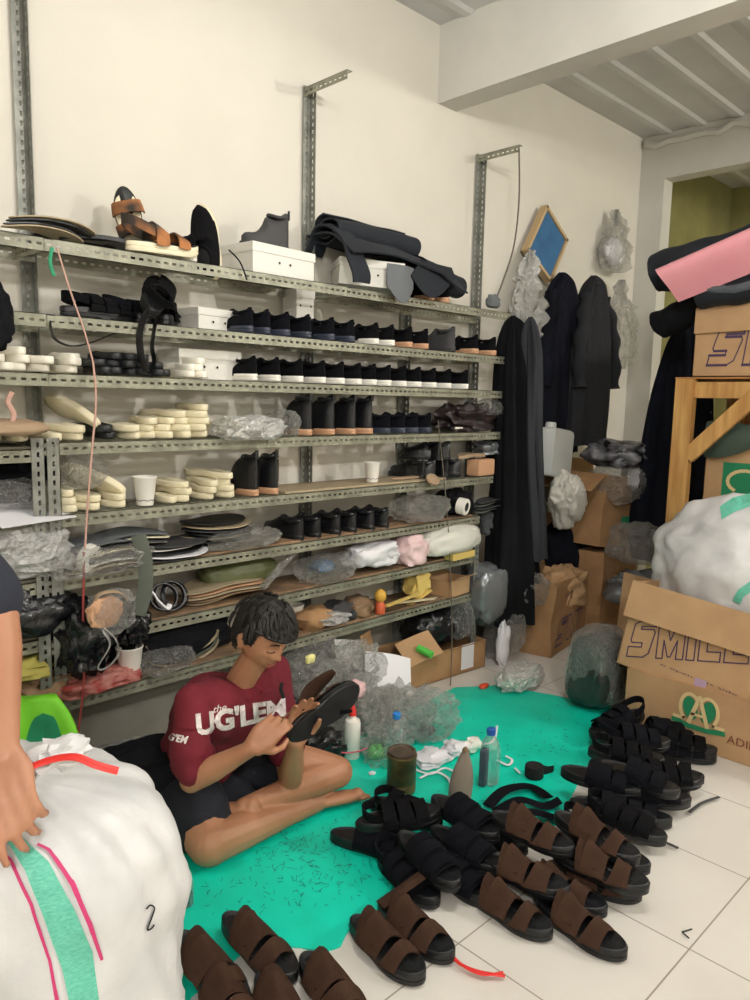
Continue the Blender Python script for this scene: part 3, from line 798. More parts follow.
def rightbulge(u, v):
    a = 2*PI*u; r = 0.075*(1-0.35*v)
    return (SX(418,2.62,2.1)+0.34*v, 2.64+r*1.3*math.cos(a), Z1+0.135-0.03*v+r*math.sin(a)*1.2+0.01*nz((u*4,v*4,0),1,8))
b = MB(); b.grid(rightbulge, 18, 12, 0.0); b.build('fold', M['foam'], t)
# left end of top shelf: flat soles and curved insoles
def flat_sole(label, X, m, L=0.30, W=0.10, th=0.004, bend=0.02, nm='insole_sheet'):
    b = MB(); o = foot_outline(L, W); 
    def zz(x): return bend*math.sin(PI*x/L)
    b.rings([[(x,y,zz(x)) for x,y in o],[(x,y,zz(x)+th) for x,y in o]])
    ob = b.build(nm, m); tag(ob, label, 'insole'); ob.matrix_world = X; return ob
def stack_flat(px, y, z, n, m_list, labels, group, L=0.30, W=0.12, dz=0.006, rz=H90, jit=0.12, bend=0.02, rndx=0.015, th=0.004):
    for i in range(n):
        o = flat_sole(labels % ORD[i], TR(SX(px,y,z)+random.uniform(-rndx,rndx), y, z+i*dz+0.002, rz+random.uniform(-jit,jit)), m_list[i % len(m_list)], L, W, th, bend)
        o['group'] = group
stack_flat(5, 2.50, Z1, 4, [M['board3'],M['foamgrey'],M['blackbed'],M['board3']], 'flat cut sole at left end of top shelf, %s from the bottom', 'flat soles at the left of the top shelf', dz=0.010, rz=0.3)
flat_sole('long black curved insole lying on top shelf beside the flat soles', TR(SX(62,2.56,Z1), 2.58, Z1+0.006, 0.12, s=1.15), M['blackbed'], W=0.09, bend=0.02, th=0.012)
flat_sole('second black insole overlapping the flat soles on top shelf', TR(SX(40,2.60,Z1), 2.66, Z1+0.02, 0.05), M['lining'], W=0.09, bend=0.015, th=0.008)

# ---- second shelf left: black sandals and dangling straps
mkB = lambda v: (lambda: make_strappy(v))
for i, (px, y, z, rz, rx) in enumerate([(75,2.62,LV[1]+0.003,0.15,0),(118,2.66,LV[1]+0.003,0.1,0),(150,2.60,LV[1]+0.003,0.6,0.0),(178,2.55,LV[1]+0.003,1.2,0)]):
    inst('strappy%d' % (i%3), mkB(i%3), TR(SX(px,y,z)-0.05, y, z, rz, rx), ['flat black sandal at left of second shelf','black sandal beside the dangling straps on second shelf','black sandal behind the dangling strap sandal on second shelf','black sandal pointing at the wall, left of slate soled sneakers'][i], None)
inst('strappy2', None, Matrix.Translation((SX(150,2.55,LV[1])-0.03,2.52,LV[1]+0.02)) @ Euler((0.7,-0.5,0.9)).to_matrix().to_4x4(), 'black sandal perched upright over the second rail')
for i, pts in enumerate([[(150,305,2.52),(140,330,2.50),(141,355,2.49),(147,372,2.49)],[(156,318,2.5),(152,345,2.49),(154,362,2.49),(148,374,2.49)]]):
    b = MB(); b.tube(smoothpath(WYs(pts), 6), 0.016, 6, flat=0.2); o = b.build('loose_strap', M['leather']); tag(o, ['left black strap hanging down from the second shelf','right black strap hanging down from the second shelf'][i], 'strap')
b = MB(); b.tube(smoothpath(WYs([(50,322,2.53),(54,338,2.51),(70,346,2.51),(90,343,2.52),(115,333,2.54)]), 6), 0.010, 6, flat=0.25); tag(b.build('loose_strap', M['leather']), 'black strap looping below the second shelf at left', 'strap')

# ---- footbed blanks in stacks
def bed_stack(pxs, lv, n, m, key, label, group, y=None, rz=H90, dz=0.0255, jit=0.30, z0=None, L=0.27, W=0.098):
    for c, px in enumerate(pxs):
        nn = n[c] if isinstance(n, list) else n
        for i in range(nn):
            z = (LV[lv] if z0 is None else z0)+0.004+i*dz; yy = (YF+0.01 if y is None else y)+random.uniform(-0.01,0.02)
            x = SX(px, YF+0.01, z)+random.uniform(-0.010,0.010)
            k = 'bed_'+key
            def mk():
                o = make_bed(m, L, W).build('footbed_blank', m); tag(o, 'x', 'footbed'); return o
            rr = rz[c] if isinstance(rz, list) else rz
            o = inst(k, mk, TR(x, yy, z, rr+random.uniform(-jit,jit)), label % (ORD[i]+' up in '+['leftmost','second','third','fourth','fifth','sixth','seventh'][c]+' stack'), group, 'footbed')
GW = 'white footbeds at left of the third shelf'
bed_stack([4,24,48,72], 2, [2,3,2,2], M['cream2'], 'white', 'white footbed at left of third shelf, %s', GW)
bed_stack([72+3], 2, [1], M['cream2'], 'white', 'white footbed in front of the others on third shelf, %s', GW, z0=LV[2]+0.04)
bed_stack([104,118,132,146,160,170], 2, [2,3,3,3,2,1], M['blackbed'], 'black', 'black padded footbed on third shelf, %s', 'black footbeds on the third shelf', L=0.22)
bed_stack([192,204], 2, [2,3], M['cream2'], 'white', 'cream footbed between black footbeds and sneakers on third shelf, %s', 'cream footbeds beside the sneaker row')
bed_stack([-8,22,62,82], 3, [2,2,1,2], M['cream'], 'cream', 'cream footbed at left of fourth shelf, %s', 'cream footbeds left on the fourth shelf')
bed_stack([112], 3, [2], M['blackbed'], 'black', 'black footbed among cream ones on fourth shelf, %s', None)
bed_stack([136,154,172], 3, [2,3,3], M['cream'], 'cream', 'cream footbed in middle of fourth shelf, %s', 'cream footbeds mid fourth shelf')
bed_stack([188,207], 3, [4,5], M['cream'], 'cream', 'cream footbed in tall pile on fourth shelf, %s', 'tall piles of cream footbeds')
bed_stack([72,100,122], 4, [3,2,2], M['cream'], 'cream', 'cream footbed left of paper cup on fifth shelf, %s', 'cream footbeds left of the paper cup')
bed_stack([172,190,212,232], 4, [1,3,3,4], M['cream'], 'cream', 'cream footbed right of paper cup on fifth shelf, %s', 'cream footbeds right of the paper cup')
# two raised cream soles standing on edge
for i, (px, py, lv) in enumerate([(90,408,3),(118,470,4)]):
    y = 2.56; z = LV[lv]+0.05
    o = inst('bed_cream', None, Matrix.Translation((SX(px,y,z)+0.02, y, z)) @ Euler((0.9,-0.3,1.9+i*0.4)).to_matrix().to_4x4(), ['cream footbed leaning on edge, left of fourth shelf','cream footbed leaning on edge beside paper cup'][i], None, 'footbed')

# ---- paper cups
def cup(label, X, s=1.0):
    t = thing('paper_cup', label, 'cup'); b = MB(); n = 20
    def rg(r, z): return [(r*math.cos(2*PI*k/n), r*math.sin(2*PI*k/n), z) for k in range(n)]
    b.rings([rg(0.026,0), rg(0.027,0.003), rg(0.0375,0.088), rg(0.0395,0.090), rg(0.0395,0.093), rg(0.037,0.093), rg(0.0365,0.088), rg(0.027,0.008)])
    c = b.build('cup_body', M['white'], t)
    b = MB(); b.tube([(0.0292*math.cos(a),0.0292*math.sin(a),0.017+0.0016*math.sin(8*a)) for a in [2*PI*k/40 for k in range(41)]], 0.0012, 5); b.build('printed_ring', M['marker'], t)
    t.matrix_world = X; return t
cup('white paper cup among cream footbeds on fifth shelf', TR(SX(147,2.555,LV[4]), 2.57, LV[4]+0.004, s=1.15))
cup('white paper cup standing alone in middle of fifth shelf', TR(SX(372,2.60,LV[4]), 2.60, LV[4]+0.012, s=1.05))
cup('white paper cup with ring mark on lowest shelf', TR(SX(130,2.56,LV[7]), 2.56, LV[7]+0.012, s=1.3))
cup('white paper cup behind the seated man on lowest shelf', TR(SX(296,2.65,LV[7]), 2.66, LV[7]+0.012, s=1.1))

# ---- bags and junk helper
def bag(name, label, c, r, m, seed, cat='bag', amp=0.25, freq=2.2, flat=0.75, rz=0.0, sub=4, power=0.8, crease=0.6, group=None):
    b = blob(r, seed, amp, freq, sub, flat, power, crease); o = b.build(name, m, smooth=(m.name not in ('clear_film','clouded_film','white_film')), ang=70); o.location = c; o.rotation_euler = (0,0,rz)
    return tag(o, label, cat, group)
def onshelf(px, y, z, rzv): return V((SX(px,y,z), y, z+rzv))
# oval plastic bag over the fourth rail
bag('plastic_bag', 'clear bag of white soles spilling over the fourth rail', onshelf(248,2.55,LV[3],0.035), (0.15,0.11,0.055), M['whitefilm'], 3)
bed_stack([243], 3, [2], M['cream'], 'cream', 'cream footbed inside the clear bag on fourth shelf, %s', None)
bag('plastic_bag', 'limp clear bag between the cream stacks and boots, fourth shelf', onshelf(282,2.62,LV[3],0.05), (0.06,0.09,0.06), M['clear'], 31)
bag('plastic_bag', 'thin clear bag lying by white footbeds left on fifth shelf', onshelf(82,2.64,LV[4],0.13), (0.09,0.08,0.07), M['clearmat'], 5)
bag('leather_offcuts', 'crumpled dark brown leather offcuts at right of fourth shelf', onshelf(466,2.66,LV[3],0.065), (0.24,0.11,0.085), mat('brown_leather', (58,44,42), 0.5, rgb2=(34,28,30), vscale=14, bump=0.5, bscale=12), 8, 'leather', 0.45, 3.0)
bag('plastic_bag', 'shiny clear bag on brown leather offcuts, fourth shelf', onshelf(486,2.60,LV[3],0.13), (0.10,0.09,0.05), M['clear'], 9)
b = make_bed(M['cream']); o = b.build('shoe_sole', M['cream2']); tag(o, 'small cream sole poking out of the leather offcuts', 'sole'); o.matrix_world = TR(SX(455,2.53,LV[3]), 2.53, LV[3]+0.02, 0.2, s=0.3)
bag('plastic_bag', 'silver grey bag on right end of fifth shelf', onshelf(490,2.62,LV[4],0.15), (0.11,0.09,0.05), M['silver'], 10)
bag('rubber_block', 'black bundle at right end of fifth shelf below the silver bag', onshelf(500,2.6,LV[4],0.06), (0.09,0.1,0.07), M['coat'], 12)
# tan leather strip, oval disc and block
o = flat_sole('long tan leather strip on fifth shelf right of the cup', TR(SX(395,2.58,LV[4]), 2.60, LV[4]+0.014, 0.0), M['gum2'], L=0.30, W=0.045, bend=0.0, th=0.01, nm='leather_strip')
b = MB(); b.prism([(0.055*math.cos(2*PI*k/24), 0.035*math.sin(2*PI*k/24)) for k in range(24)], 0, 0.012, 0.003); o = b.build('leather_disc', M['gum2']); tag(o, 'oval tan leather disc leaning on the fifth rail', 'disc'); o.matrix_world = TR(SX(432,2.51,LV[4]), 2.51, LV[4]+0.008, 0.2, 0.9)
b = MB(); b.prism([(0,-0.04),(0.16,-0.045),(0.17,0.04),(0.0,0.035)], 0, 0.09, 0.008); o = b.build('sole_block', M['tansole']); tag(o, 'tan sole block at right of fifth shelf', 'block'); o.matrix_world = TR(SX(472,2.56,LV[4]), 2.56, LV[4]+0.004, 0.1)
o = flat_sole('long pale last board on top of the tan sole block', TR(SX(462,2.54,LV[4]), 2.57, LV[4]+0.10, 0.1), M['gum2'], L=0.26, W=0.08, bend=0.01, th=0.018)
# sixth shelf: flat stacks left, bags
stack_flat(66, 2.54, LV[5]+0.01, 6, [M['board3'],M['whitebox'],M['blackbed'],M['cream'],M['darkgrey'],M['foamgrey']], 'flat sole board right of the rack post on sixth shelf, %s from the bottom', 'flat boards by the rack post', dz=0.016, W=0.2, rz=0.2)
stack_flat(92, 2.60, LV[5]+0.06, 4, [M['whitebox'],M['darkgrey'],M['cream'],M['foamgrey']], 'pale sole sheet on the sixth shelf left pile, %s from the bottom', 'sole sheets left on the sixth shelf', dz=0.014, W=0.2, rz=0.1)
stack_flat(138, 2.56, LV[5]+0.012, 5, [M['darkgrey'],M['paper'],M['blackbed'],M['whitebox'],M['darkgrey']], 'sheet in the middle pile on sixth shelf, %s from the bottom', 'sheets in the middle pile', dz=0.014, W=0.2, rz=0.25, bend=-0.01)
stack_flat(186, 2.62, LV[5]+0.05, 6, [M['blackbed'],M['board3'],M['blackbed'],M['darkgrey'],M['board3'],M['blackbed']], 'wide sheet in the pile beside the clear bag, sixth shelf, %s from the bottom', 'sheets in the right pile', dz=0.015, W=0.22, rz=0.15, bend=-0.012)
bag('plastic_bag', 'clear bag stuffed under sheets at left of sixth shelf', onshelf(96,2.53,LV[5],0.05), (0.20,0.09,0.055), M['clearmat'], 14)
bag('plastic_bag', 'clear bag of offcuts right of the sheet piles, sixth shelf', onshelf(243,2.58,LV[5],0.045), (0.18,0.09,0.045), M['clearmat'], 15)
bag('plastic_bag', 'crumpled clear bag right of the leather shoes, sixth shelf', onshelf(420,2.60,LV[5],0.07), (0.17,0.12,0.08), M['clearmat'], 16)
bag('black_bundle', 'black bundle behind the white tape roll, sixth shelf', onshelf(452,2.64,LV[5],0.07), (0.12,0.1,0.08), M['coat'], 17)
def tape(label, X, R=0.045, r=0.026, w=0.05, m=None, name='tape_roll'):
    b = MB(); n = 28
    def rg(q, z): return [(q*math.cos(2*PI*k/n), q*math.sin(2*PI*k/n), z) for k in range(n)]
    b.rings([rg(r,0),rg(R-0.002,0),rg(R,0.002),rg(R,w-0.002),rg(R-0.002,w),rg(r,w),rg(r,0)], cap=False)
    t = thing(name, label, 'tape'); b.build('tape', m or M['white'], t)
    b = MB(); b.rings([rg(r*0.92,0.002),rg(r,0.002),rg(r,w-0.002),rg(r*0.92,w-0.002),rg(r*0.92,0.002)], cap=False); b.build('core', M['darkgrey'], t)
    t.matrix_world = X; return t
tape('white tape roll facing out near right end of sixth shelf', TR(SX(464,2.52,LV[5]+0.06), 2.50, LV[5]+0.065, 0.25, -1.45))
stack_flat(478, 2.54, LV[5]+0.012, 4, [M['webbing'],M['darkgrey'],M['webbing'],M['darkgrey']], 'dark grey flat sole at right end of sixth shelf, %s from the bottom', 'grey soles at the right end', dz=0.018, W=0.12, rz=0.25, bend=0.012)
# wide tape reel hanging off the sixth rail at left
tape('clear tape reel hanging on the sixth rail beside the red cord', Matrix.Translation(WY(93,560,2.49)) @ Euler((-1.35,0,0.5)).to_matrix().to_4x4(), 0.052, 0.022, 0.03, M['whitebox'])
# seventh shelf
bag('rubbish_bag', 'big crinkled black bag bulging between the shelves beside rack post', WY(82,636,2.54), (0.095,0.10,0.13), M['blackfilm'], 20, amp=0.35, freq=3, flat=None)
bag('rubbish_bag', 'black bag sagging right of the hanging clear packet', WY(128,622,2.56), (0.07,0.07,0.08), M['blackfilm'], 21, amp=0.35, freq=3, flat=None)
bag('clear_packet', 'clear packet with tan strap parts hanging on the seventh shelf', WY(112,612,2.44), (0.085,0.04,0.085), M['clear'], 22, flat=None, amp=0.2)
b = MB(); b.tube(smoothpath(WYs([(93,605,2.43),(100,594,2.42),(118,592,2.42),(127,600,2.43)]), 6), 0.010, 8, flat=0.35); tag(b.build('tan_strap', M['gum2']), 'tan strap inside the hanging clear packet', 'strap')
bag('tan_lining', 'tan leather piece inside the hanging clear packet', WY(105,612,2.425), (0.062,0.014,0.052), M['tansole'], 23, cat='leather', flat=None)
b = MB(); b.tube(smoothpath(WYs([(104,628,2.41),(116,640,2.40),(118,655,2.40),(106,668,2.40),(98,667,2.41),(110,645,2.41),(103,630,2.41)]), 6), 0.010, 8, flat=0.25); tag(b.build('plastic_ribbon', M['whitefilm']), 'whitish ribbon looping below the clear packet', 'ribbon')
b = MB(); b.tube(smoothpath(WYs([(138,535,2.47),(145,560,2.46),(145,590,2.46),(138,615,2.47)]), 6), 0.026, 8, flat=0.14, up=(0.5,1,0)); tag(b.build('webbing_strap', M['webbing']), 'wide grey green webbing hanging between sixth and seventh shelves', 'strap')
for i, (px, r, dx) in enumerate([(163,0.055,0.0),(172,0.062,0.03),(180,0.05,0.05)]):
    c = WY(px, 597, 2.55); b = MB()
    b.tube([c+V((r*math.cos(a), 0.02*i+0.02*math.sin(a), r*0.85*math.sin(a))) for a in [2*PI*k/30 for k in range(31)]], 0.011, 7, flat=0.4)
    tag(b.build('strap_coil', M['leather']), 'black strap coil on seventh shelf, %s from left' % ORD[i], 'strap', 'black strap coils on the seventh shelf')
b = MB(); b.tube(smoothpath(WYs([(144,594,2.50),(152,592,2.49),(158,600,2.48),(167,608,2.48),(170,604,2.48)]), 6), 0.010, 8, flat=0.4); tag(b.build('buckle_strap', M['paper']), 'white plastic buckle strap lying on black coils', 'strap')
stack_flat(185, 2.60, LV[6]+0.012, 5, [M['board3'],M['board'],M['board3'],M['tansole'],M['board3']], 'tan leather sheet under the green sheet on seventh shelf, %s from the bottom', 'tan sheets on the seventh shelf', dz=0.012, W=0.22, L=0.42, rz=0.2)
bag('green_vinyl', 'shiny olive green vinyl sheet rolled on seventh shelf behind the man', onshelf(238,2.68,LV[6],0.10), (0.19,0.09,0.06), M['greenplate'], 24, cat='vinyl', amp=0.12, freq=1.4)
b = MB(); b.tube([WY(262,588,2.52), WY(300,545,2.56)], 0.022, 10, flat=0.5); tag(b.build('wrapped_tube', M['clearmat']), 'clear wrapped tube leaning up behind the man, seventh shelf', 'tube')
bag('plastic_bag', 'clear bag with blue tags on seventh shelf right of the man', onshelf(325,2.60,LV[6],0.06), (0.16,0.1,0.07), M['clear'], 25)
bag('blue_rag', 'small blue cloth in the clear bag on seventh shelf', onshelf(322,2.62,LV[6],0.07), (0.06,0.05,0.03), M['blue'], 26, cat='cloth', sub=3)
bag('paper_heap', 'crumpled white paper wad in middle of seventh shelf', onshelf(372,2.60,LV[6],0.09), (0.17,0.1,0.07), M['paper'], 27, cat='paper', amp=0.3, freq=1.6)
bag('pink_bag', 'pale pink plastic bag on seventh shelf', onshelf(408,2.58,LV[6],0.08), (0.09,0.1,0.085), mat('pale_pink', (226,196,196), 0.5, bump=0.5, bscale=20), 28)
bag('stuffed_bag', 'long stuffed white plastic bag at right of seventh shelf', onshelf(447,2.57,LV[6],0.10), (0.25,0.11,0.085), mat('bag_white', (216,216,206), 0.35, bump=0.6, bscale=16), 29, amp=0.15, freq=1.5)
MB().prism([(0,-0.03),(0.2,-0.03),(0.2,0.03),(0,0.03)], 0, 0.035, 0.004).build('x', M['yellow']).name = 'foam_bar'
o = bpy.data.objects['foam_bar']; tag(o, 'yellow foam bar under the long white bag', 'foam'); o.matrix_world = TR(SX(450,2.51,LV[6]), 2.52, LV[6]+0.002, 0.05)
bag('plastic_bag', 'dark clear bag at right end of seventh shelf', onshelf(495,2.6,LV[6],0.16), (0.09,0.1,0.12), M['silver'], 30)
# bottom shelf
bag('rag_heap', 'dark rags at left on lowest shelf behind the cup', onshelf(170,2.66,LV[7],0.09), (0.30,0.1,0.09), M['coat'], 32, cat='cloth')
bag('plastic_bag', 'clear bag right of the ringed paper cup, lowest shelf', onshelf(160,2.58,LV[7],0.045), (0.14,0.09,0.05), M['clear'], 33)
bag('plastic_bag', 'clear red printed packet at left end of lowest shelf', onshelf(95,2.56,LV[7],0.035), (0.17,0.09,0.04), mat('red_print_film', (176,120,110), 0.3, rgb2=(150,60,56), vscale=22, bump=0.6), 34)
for i in range(3):
    b = MB(); b.tube([V((SX(186,2.56,LV[7]),2.56,LV[7]+0.07))+V((0.16*math.cos(a), 0.03, -0.07*math.sin(a)+0.02*i)) for a in [PI*k/16 for k in range(17)]], 0.022, 8, flat=0.16)
    tag(b.build('curved_sheet', M['board3'] if i != 1 else M['webbing']), 'curved pale sheet on lowest shelf behind the man, %s from the bottom' % ORD[i], 'sheet', 'curved sheets on the lowest shelf')
for i, (px, m, nm) in enumerate([(312,M['carton2'],'scrap_cardboard'),(338,M['darkgrey'],'dark_sandal_part'),(355,M['board'],'scrap_cardboard'),(330,M['whitefilm'],'plastic_scrap')]):
    bag(nm, ['bent cardboard scrap right of the man on lowest shelf','dark sole scrap in middle of lowest shelf','brown cardboard scrap left of the yellow capped bottle','white plastic scrap in middle of lowest shelf'][i], onshelf(px,2.6-0.03*(i==3),LV[7],0.05), (0.10,0.08,0.055 if i!=3 else 0.03), m, 40+i, cat='scrap', sub=3, amp=0.4)
# glue bottle with yellow cap
def lathe(b, prof, n=20, X=None): b.rings([[(r*math.cos(2*PI*k/n), r*math.sin(2*PI*k/n), z) for k in range(n)] for r, z in prof], True, True, X)
t = thing('glue_bottle', 'small orange bottle with yellow ball top on lowest shelf', 'bottle')
b = MB(); lathe(b, [(0.028,0),(0.03,0.004),(0.03,0.05),(0.018,0.07)]); b.build('bottle_body', mat('orange_plastic',(206,96,60),0.5), t)
b = MB(); lathe(b, [(0.016,0.068),(0.032,0.085),(0.036,0.105),(0.030,0.128),(0.012,0.142)]); b.build('cap', mat('ochre_cap',(218,170,70),0.5), t)
t.matrix_world = TR(SX(380,2.55,LV[7]), 2.55, LV[7]+0.012, s=0.85)
for i, (p0, p1) in enumerate([((386,606),(420,593)),((396,603),(440,598)),((404,608),(430,590))]):
    a = WY(*p0, 2.53+0.02*i); c = WY(*p1, 2.55+0.02*i); b = MB(); b.tube([a, c], 0.02, 4, flat=0.35)
    tag(b.build('foam_strip', M['yellow'] if i != 1 else M['cream']), 'pale yellow foam strip on lowest shelf, %s of three' % ORD[i], 'strip', 'foam strips on the lowest shelf')
t = thing('small_carton', 'small brown open carton at right of lowest shelf', 'box')
b = MB()
for a, c in (((-0.1,-0.07,0),(0.1,0.07,0.004)),((-0.1,-0.07,0),(0.1,-0.066,0.09)),((-0.1,0.066,0),(0.1,0.07,0.09)),((-0.1,-0.07,0),(-0.096,0.07,0.09)),((0.096,-0.07,0),(0.1,0.07,0.09))): b.box(a, c)
b.build('box_body', M['carton'], t, smooth=False)
for s in (-1, 1): MB().box((-0.1,0,0),(0.1,0.05,0.003), TR(0,0.07*s,0.09,0 if s>0 else PI,0.5)).build('flap', M['carton'], t, smooth=False)
t.matrix_world = TR(SX(449,2.60,LV[7]), 2.60, LV[7]+0.003, 0.1)
bag('yellow_packet', 'crumpled yellow paper on the lowest shelf near the small carton', onshelf(416,2.62,LV[7],0.11), (0.07,0.06,0.1), M['yellow'], 45, cat='paper', sub=3, amp=0.45, freq=3)
bag('foil_bag', 'large wrinkled silver bag hanging at right end of lowest shelf', WY(487,592,2.52)+V((0.0,0.0,0.0)), (0.13,0.09,0.17), M['silver'], 46, flat=None, amp=0.15, freq=1.3, power=0.6)
bag('foil_bag', 'dark green foot of the silver bag', WY(487,612,2.53), (0.12,0.08,0.07), M['greenfilm'], 47, flat=None, amp=0.1, power=0.6)
# ---- left rack contents
def L2p(px, i, y, up): return V((SX(px,y,L2[i]), y, L2[i]+up))
b = MB(); b.box((-0.14,-0.15,0),(0.14,0.15,0.003)); o = b.build('shoe_photo', M['paper'], smooth=False); tag(o, 'glossy printed sheet under plastic on second level of left rack', 'paper'); o.matrix_world = TR(*L2p(12,1,2.62,0.03), 0.3, 0.25)
bag('clear_sleeve', 'clear plastic sleeve over the printed sheet, left rack', L2p(12,1,2.64,0.075), (0.14,0.11,0.05), M['clear'], 50)
bag('black_pouch', 'black pouch at left edge above the printed sheet', L2p(4,1,2.72,0.10), (0.12,0.08,0.09), M['coat'], 51)
bag('black_pouch', 'dark pouch beside rack post above the printed sheet', L2p(32,1,2.74,0.10), (0.09,0.06,0.09), M['coat'], 52)
bag('plastic_bag', 'puffy clear bag of white pieces on third level of left rack', L2p(15,2,2.60,0.10), (0.19,0.12,0.11), M['whitefilm'], 53)
bag('rubbish_bag', 'shiny black bag on fourth level of left rack', L2p(22,3,2.60,0.09), (0.18,0.12,0.09), M['blackfilm'], 54)
bag('yellow_cloth', 'yellow cloth on the lowest visible level of left rack', L2p(14,4,2.60,0.12), (0.12,0.1,0.04), mat('dull_yellow',(170,160,80),0.8), 55, cat='cloth')
bag('scrap_heap', 'brown scraps beside the rack post on lowest visible level', L2p(34,4,2.62,0.05), (0.16,0.1,0.05), M['board'], 56, cat='scrap', amp=0.5, freq=4)
bag('rope_coil', 'dark coiled cable hanging at left edge near second shelf', WY(-5,318,2.45), (0.05,0.03,0.10), M['coat'], 57, cat='cable', flat=None)
b = MB(); b.tube(smoothpath(WYs([(12,392,2.50),(8,402,2.5),(14,415,2.49),(10,425,2.49)]), 5), 0.008, 6); tag(b.build('knotted_string', M['cordpink']), 'pink knotted string hanging at left below third shelf', 'string')
bag('pink_soles', 'pinkish sole blank at left edge of fourth shelf', onshelf(8,2.55,LV[3],0.05), (0.12,0.1,0.03), M['gum2'], 58, cat='sole', amp=0.1)
# hanging cords and strings
cord('string', 'pink string hanging from top shelf down to third shelf', WYs([(57,248,2.51),(70,290,2.50),(84,330,2.49),(93,362,2.49)]), 0.003, M['cordpink'], 'string')
cord('string', 'beige string hanging in front of fourth and fifth shelves', WYs([(93,362,2.49),(96,400,2.48),(92,450,2.48),(88,500,2.48),(85,548,2.48)]), 0.0035, M['cordpink'], 'string')
cord('cord', 'thin dark red cord hanging straight down from the tape reel', WYs([(84,552,2.47),(83,620,2.47),(84,680,2.47),(76,748,2.47)]), 0.004, M['cordred'])
cord('string', 'green string tied at left end of top shelf rail', WYs([(52,248,2.51),(50,262,2.50),(54,276,2.50)]), 0.006, M['cordgreen'], 'string')
cord('cord', 'dark cord hanging from the right bracket arm to top shelf', [WY(519,148,2.53), WY(519,200,2.53), WY(513,250,2.53), WY(497,297,2.55)], 0.005, M['cordgrey'])
cord('string', 'grey string hanging in front of the right shelves to the cartons', WYs([(438,420,2.50),(446,500,2.49),(450,560,2.49),(452,640,2.48),(450,695,2.40)]), 0.003, M['cordgrey'], 'string')
bag('adhesive_tape_lump', 'grey tape lump at the foot of the bracket cord, top shelf', WY(493,302,2.54), (0.05,0.03,0.04), M['foamgrey'], 59, cat='tape', sub=3)
# ------------------------------------------------------------------ green tarpaulin
tp = [(150,1010),(150,905),(150,800),(200,770),(330,752),(420,705),(455,688),(500,686),(560,697),(622,711),(612,728),(600,742),(575,790),(556,826),(500,850),(440,890),(400,905),(352,925),(340,948),(322,953),(300,948),(255,950),(215,950),(190,1000)]
tw = [F(a,c) for a, c in tp]
b = MB(); cx = sum((p.x for p in tw))/len(tw); cy = sum((p.y for p in tw))/len(tw)
dense = []
for i in range(len(tw)):
    a = tw[i]; c = tw[(i+1)%len(tw)]
    for k in range(6): p = a.lerp(c, k/6); dense.append(V((p.x+0.006*nz(p,20,3), p.y+0.006*nz(p,20,4), 0)))
rings = []
for s in (1.0, 0.97, 0.9, 0.8, 0.7, 0.6, 0.5, 0.4, 0.3, 0.2, 0.1, 0.01):
    r = []
    for p in dense:
        q = V((cx,cy,0)).lerp(p, s); r.append((q.x, q.y, 0.004+0.004*abs(nz(q,5,1))*(1 if s<1 else 0.2)))
    rings.append(r)
b.rings([[(p.x,p.y,0.0005) for p in dense]]+rings, cap=False)
tarp = b.build('tarpaulin', M['tarp'], ang=80); tag(tarp, 'crinkled green tarpaulin spread on the tiled floor under the man', 'tarpaulin')
# thread and leather scraps on it (uncountable)
b = MB(); random.seed(11)
def scrap_at(px, py, n, sx, sy):
    for _ in range(n):
        q = F(px+random.gauss(0,sx), py+random.gauss(0,sy), 0.010); a = random.uniform(0,PI); L = random.uniform(0.003,0.012); k = random.uniform(-0.5,0.5)
        pts = [q+V((math.cos(a+k*t)*L*t, math.sin(a+k*t)*L*t, 0.001*t)) for t in (-1,0,1)]
        b.tube(pts, random.uniform(0.0005,0.0010), 4)
for s in ((305,850,110,26,16),(330,880,70,28,12),(340,840,40,20,14),(275,845,30,20,14),(280,900,25,30,14),(520,730,50,45,14),(560,755,30,25,12),(470,800,20,30,10),(220,890,15,20,10)): scrap_at(*s)
o = b.build('thread_scraps', M['scrap']); tag(o, 'scattered dark thread scraps and leather trimmings on green tarpaulin', 'scraps', kind='stuff')

# ------------------------------------------------------------------ piles of sandals
def sandal(key, heel, toe, z0, z1, label, group, roll=0.0, L=0.295, flip=False):
    a = F(heel[0], heel[1], z0+0.03); c = F(toe[0], toe[1], z1+0.03)
    mid = a.lerp(c, 0.5); d = (c-a).normalized()
    org = mid - d*L/2; org.z -= 0.03
    X = Matrix.Translation(org) @ frame((0,0,0), d).to_3x3().to_4x4() @ Euler((roll,0,0)).to_matrix().to_4x4()
    mk = (lambda k=int(key[-1]): make_slide('brown', k)) if key.startswith('br') else (lambda k=int(key[-1]): make_strappy(k))
    o = inst(key, mk, X, label, group)
    if key.startswith('br'): o.name = 'slide_sandal'
    else: o.name = 'strap_sandal'
    o['category'] = 'sandal'
    return o
GB = 'brown slide sandals in the middle pile'
sandal('brown0',(538,898),(626,953),0.0,0.0,'brown sandal lowest in the middle pile, toe out on tiles', GB)
sandal('brown1',(462,880),(560,938),0.0,0.0,'brown sandal at lower left of the middle pile', GB)
sandal('brown2',(513,868),(612,912),0.0,0.0,'brown sandal in the bottom layer, toe between two others', GB)
sandal('brown1',(545,862),(645,895),0.0,0.0,'brown sandal in the bottom layer with its toe far right', GB)
sandal('brown0',(548,846),(655,888),0.075,0.055,'brown sandal at middle right of the pile, second layer', GB, 0.05)
sandal('brown2',(474,852),(575,893),0.06,0.055,'brown sandal in the second layer, left of middle', GB)
sandal('brown0',(560,830),(652,868),0.05,0.04,'brown sandal whose black toe sticks out behind the top one', GB)
sandal('brown1',(555,812),(638,858),0.13,0.10,'brown sandal topmost at right of the middle pile', GB)
sandal('brown0',(490,812),(575,850),0.12,0.11,'brown sandal topmost at left of the middle pile', GB)
GF = 'brown slide sandals at the bottom edge'
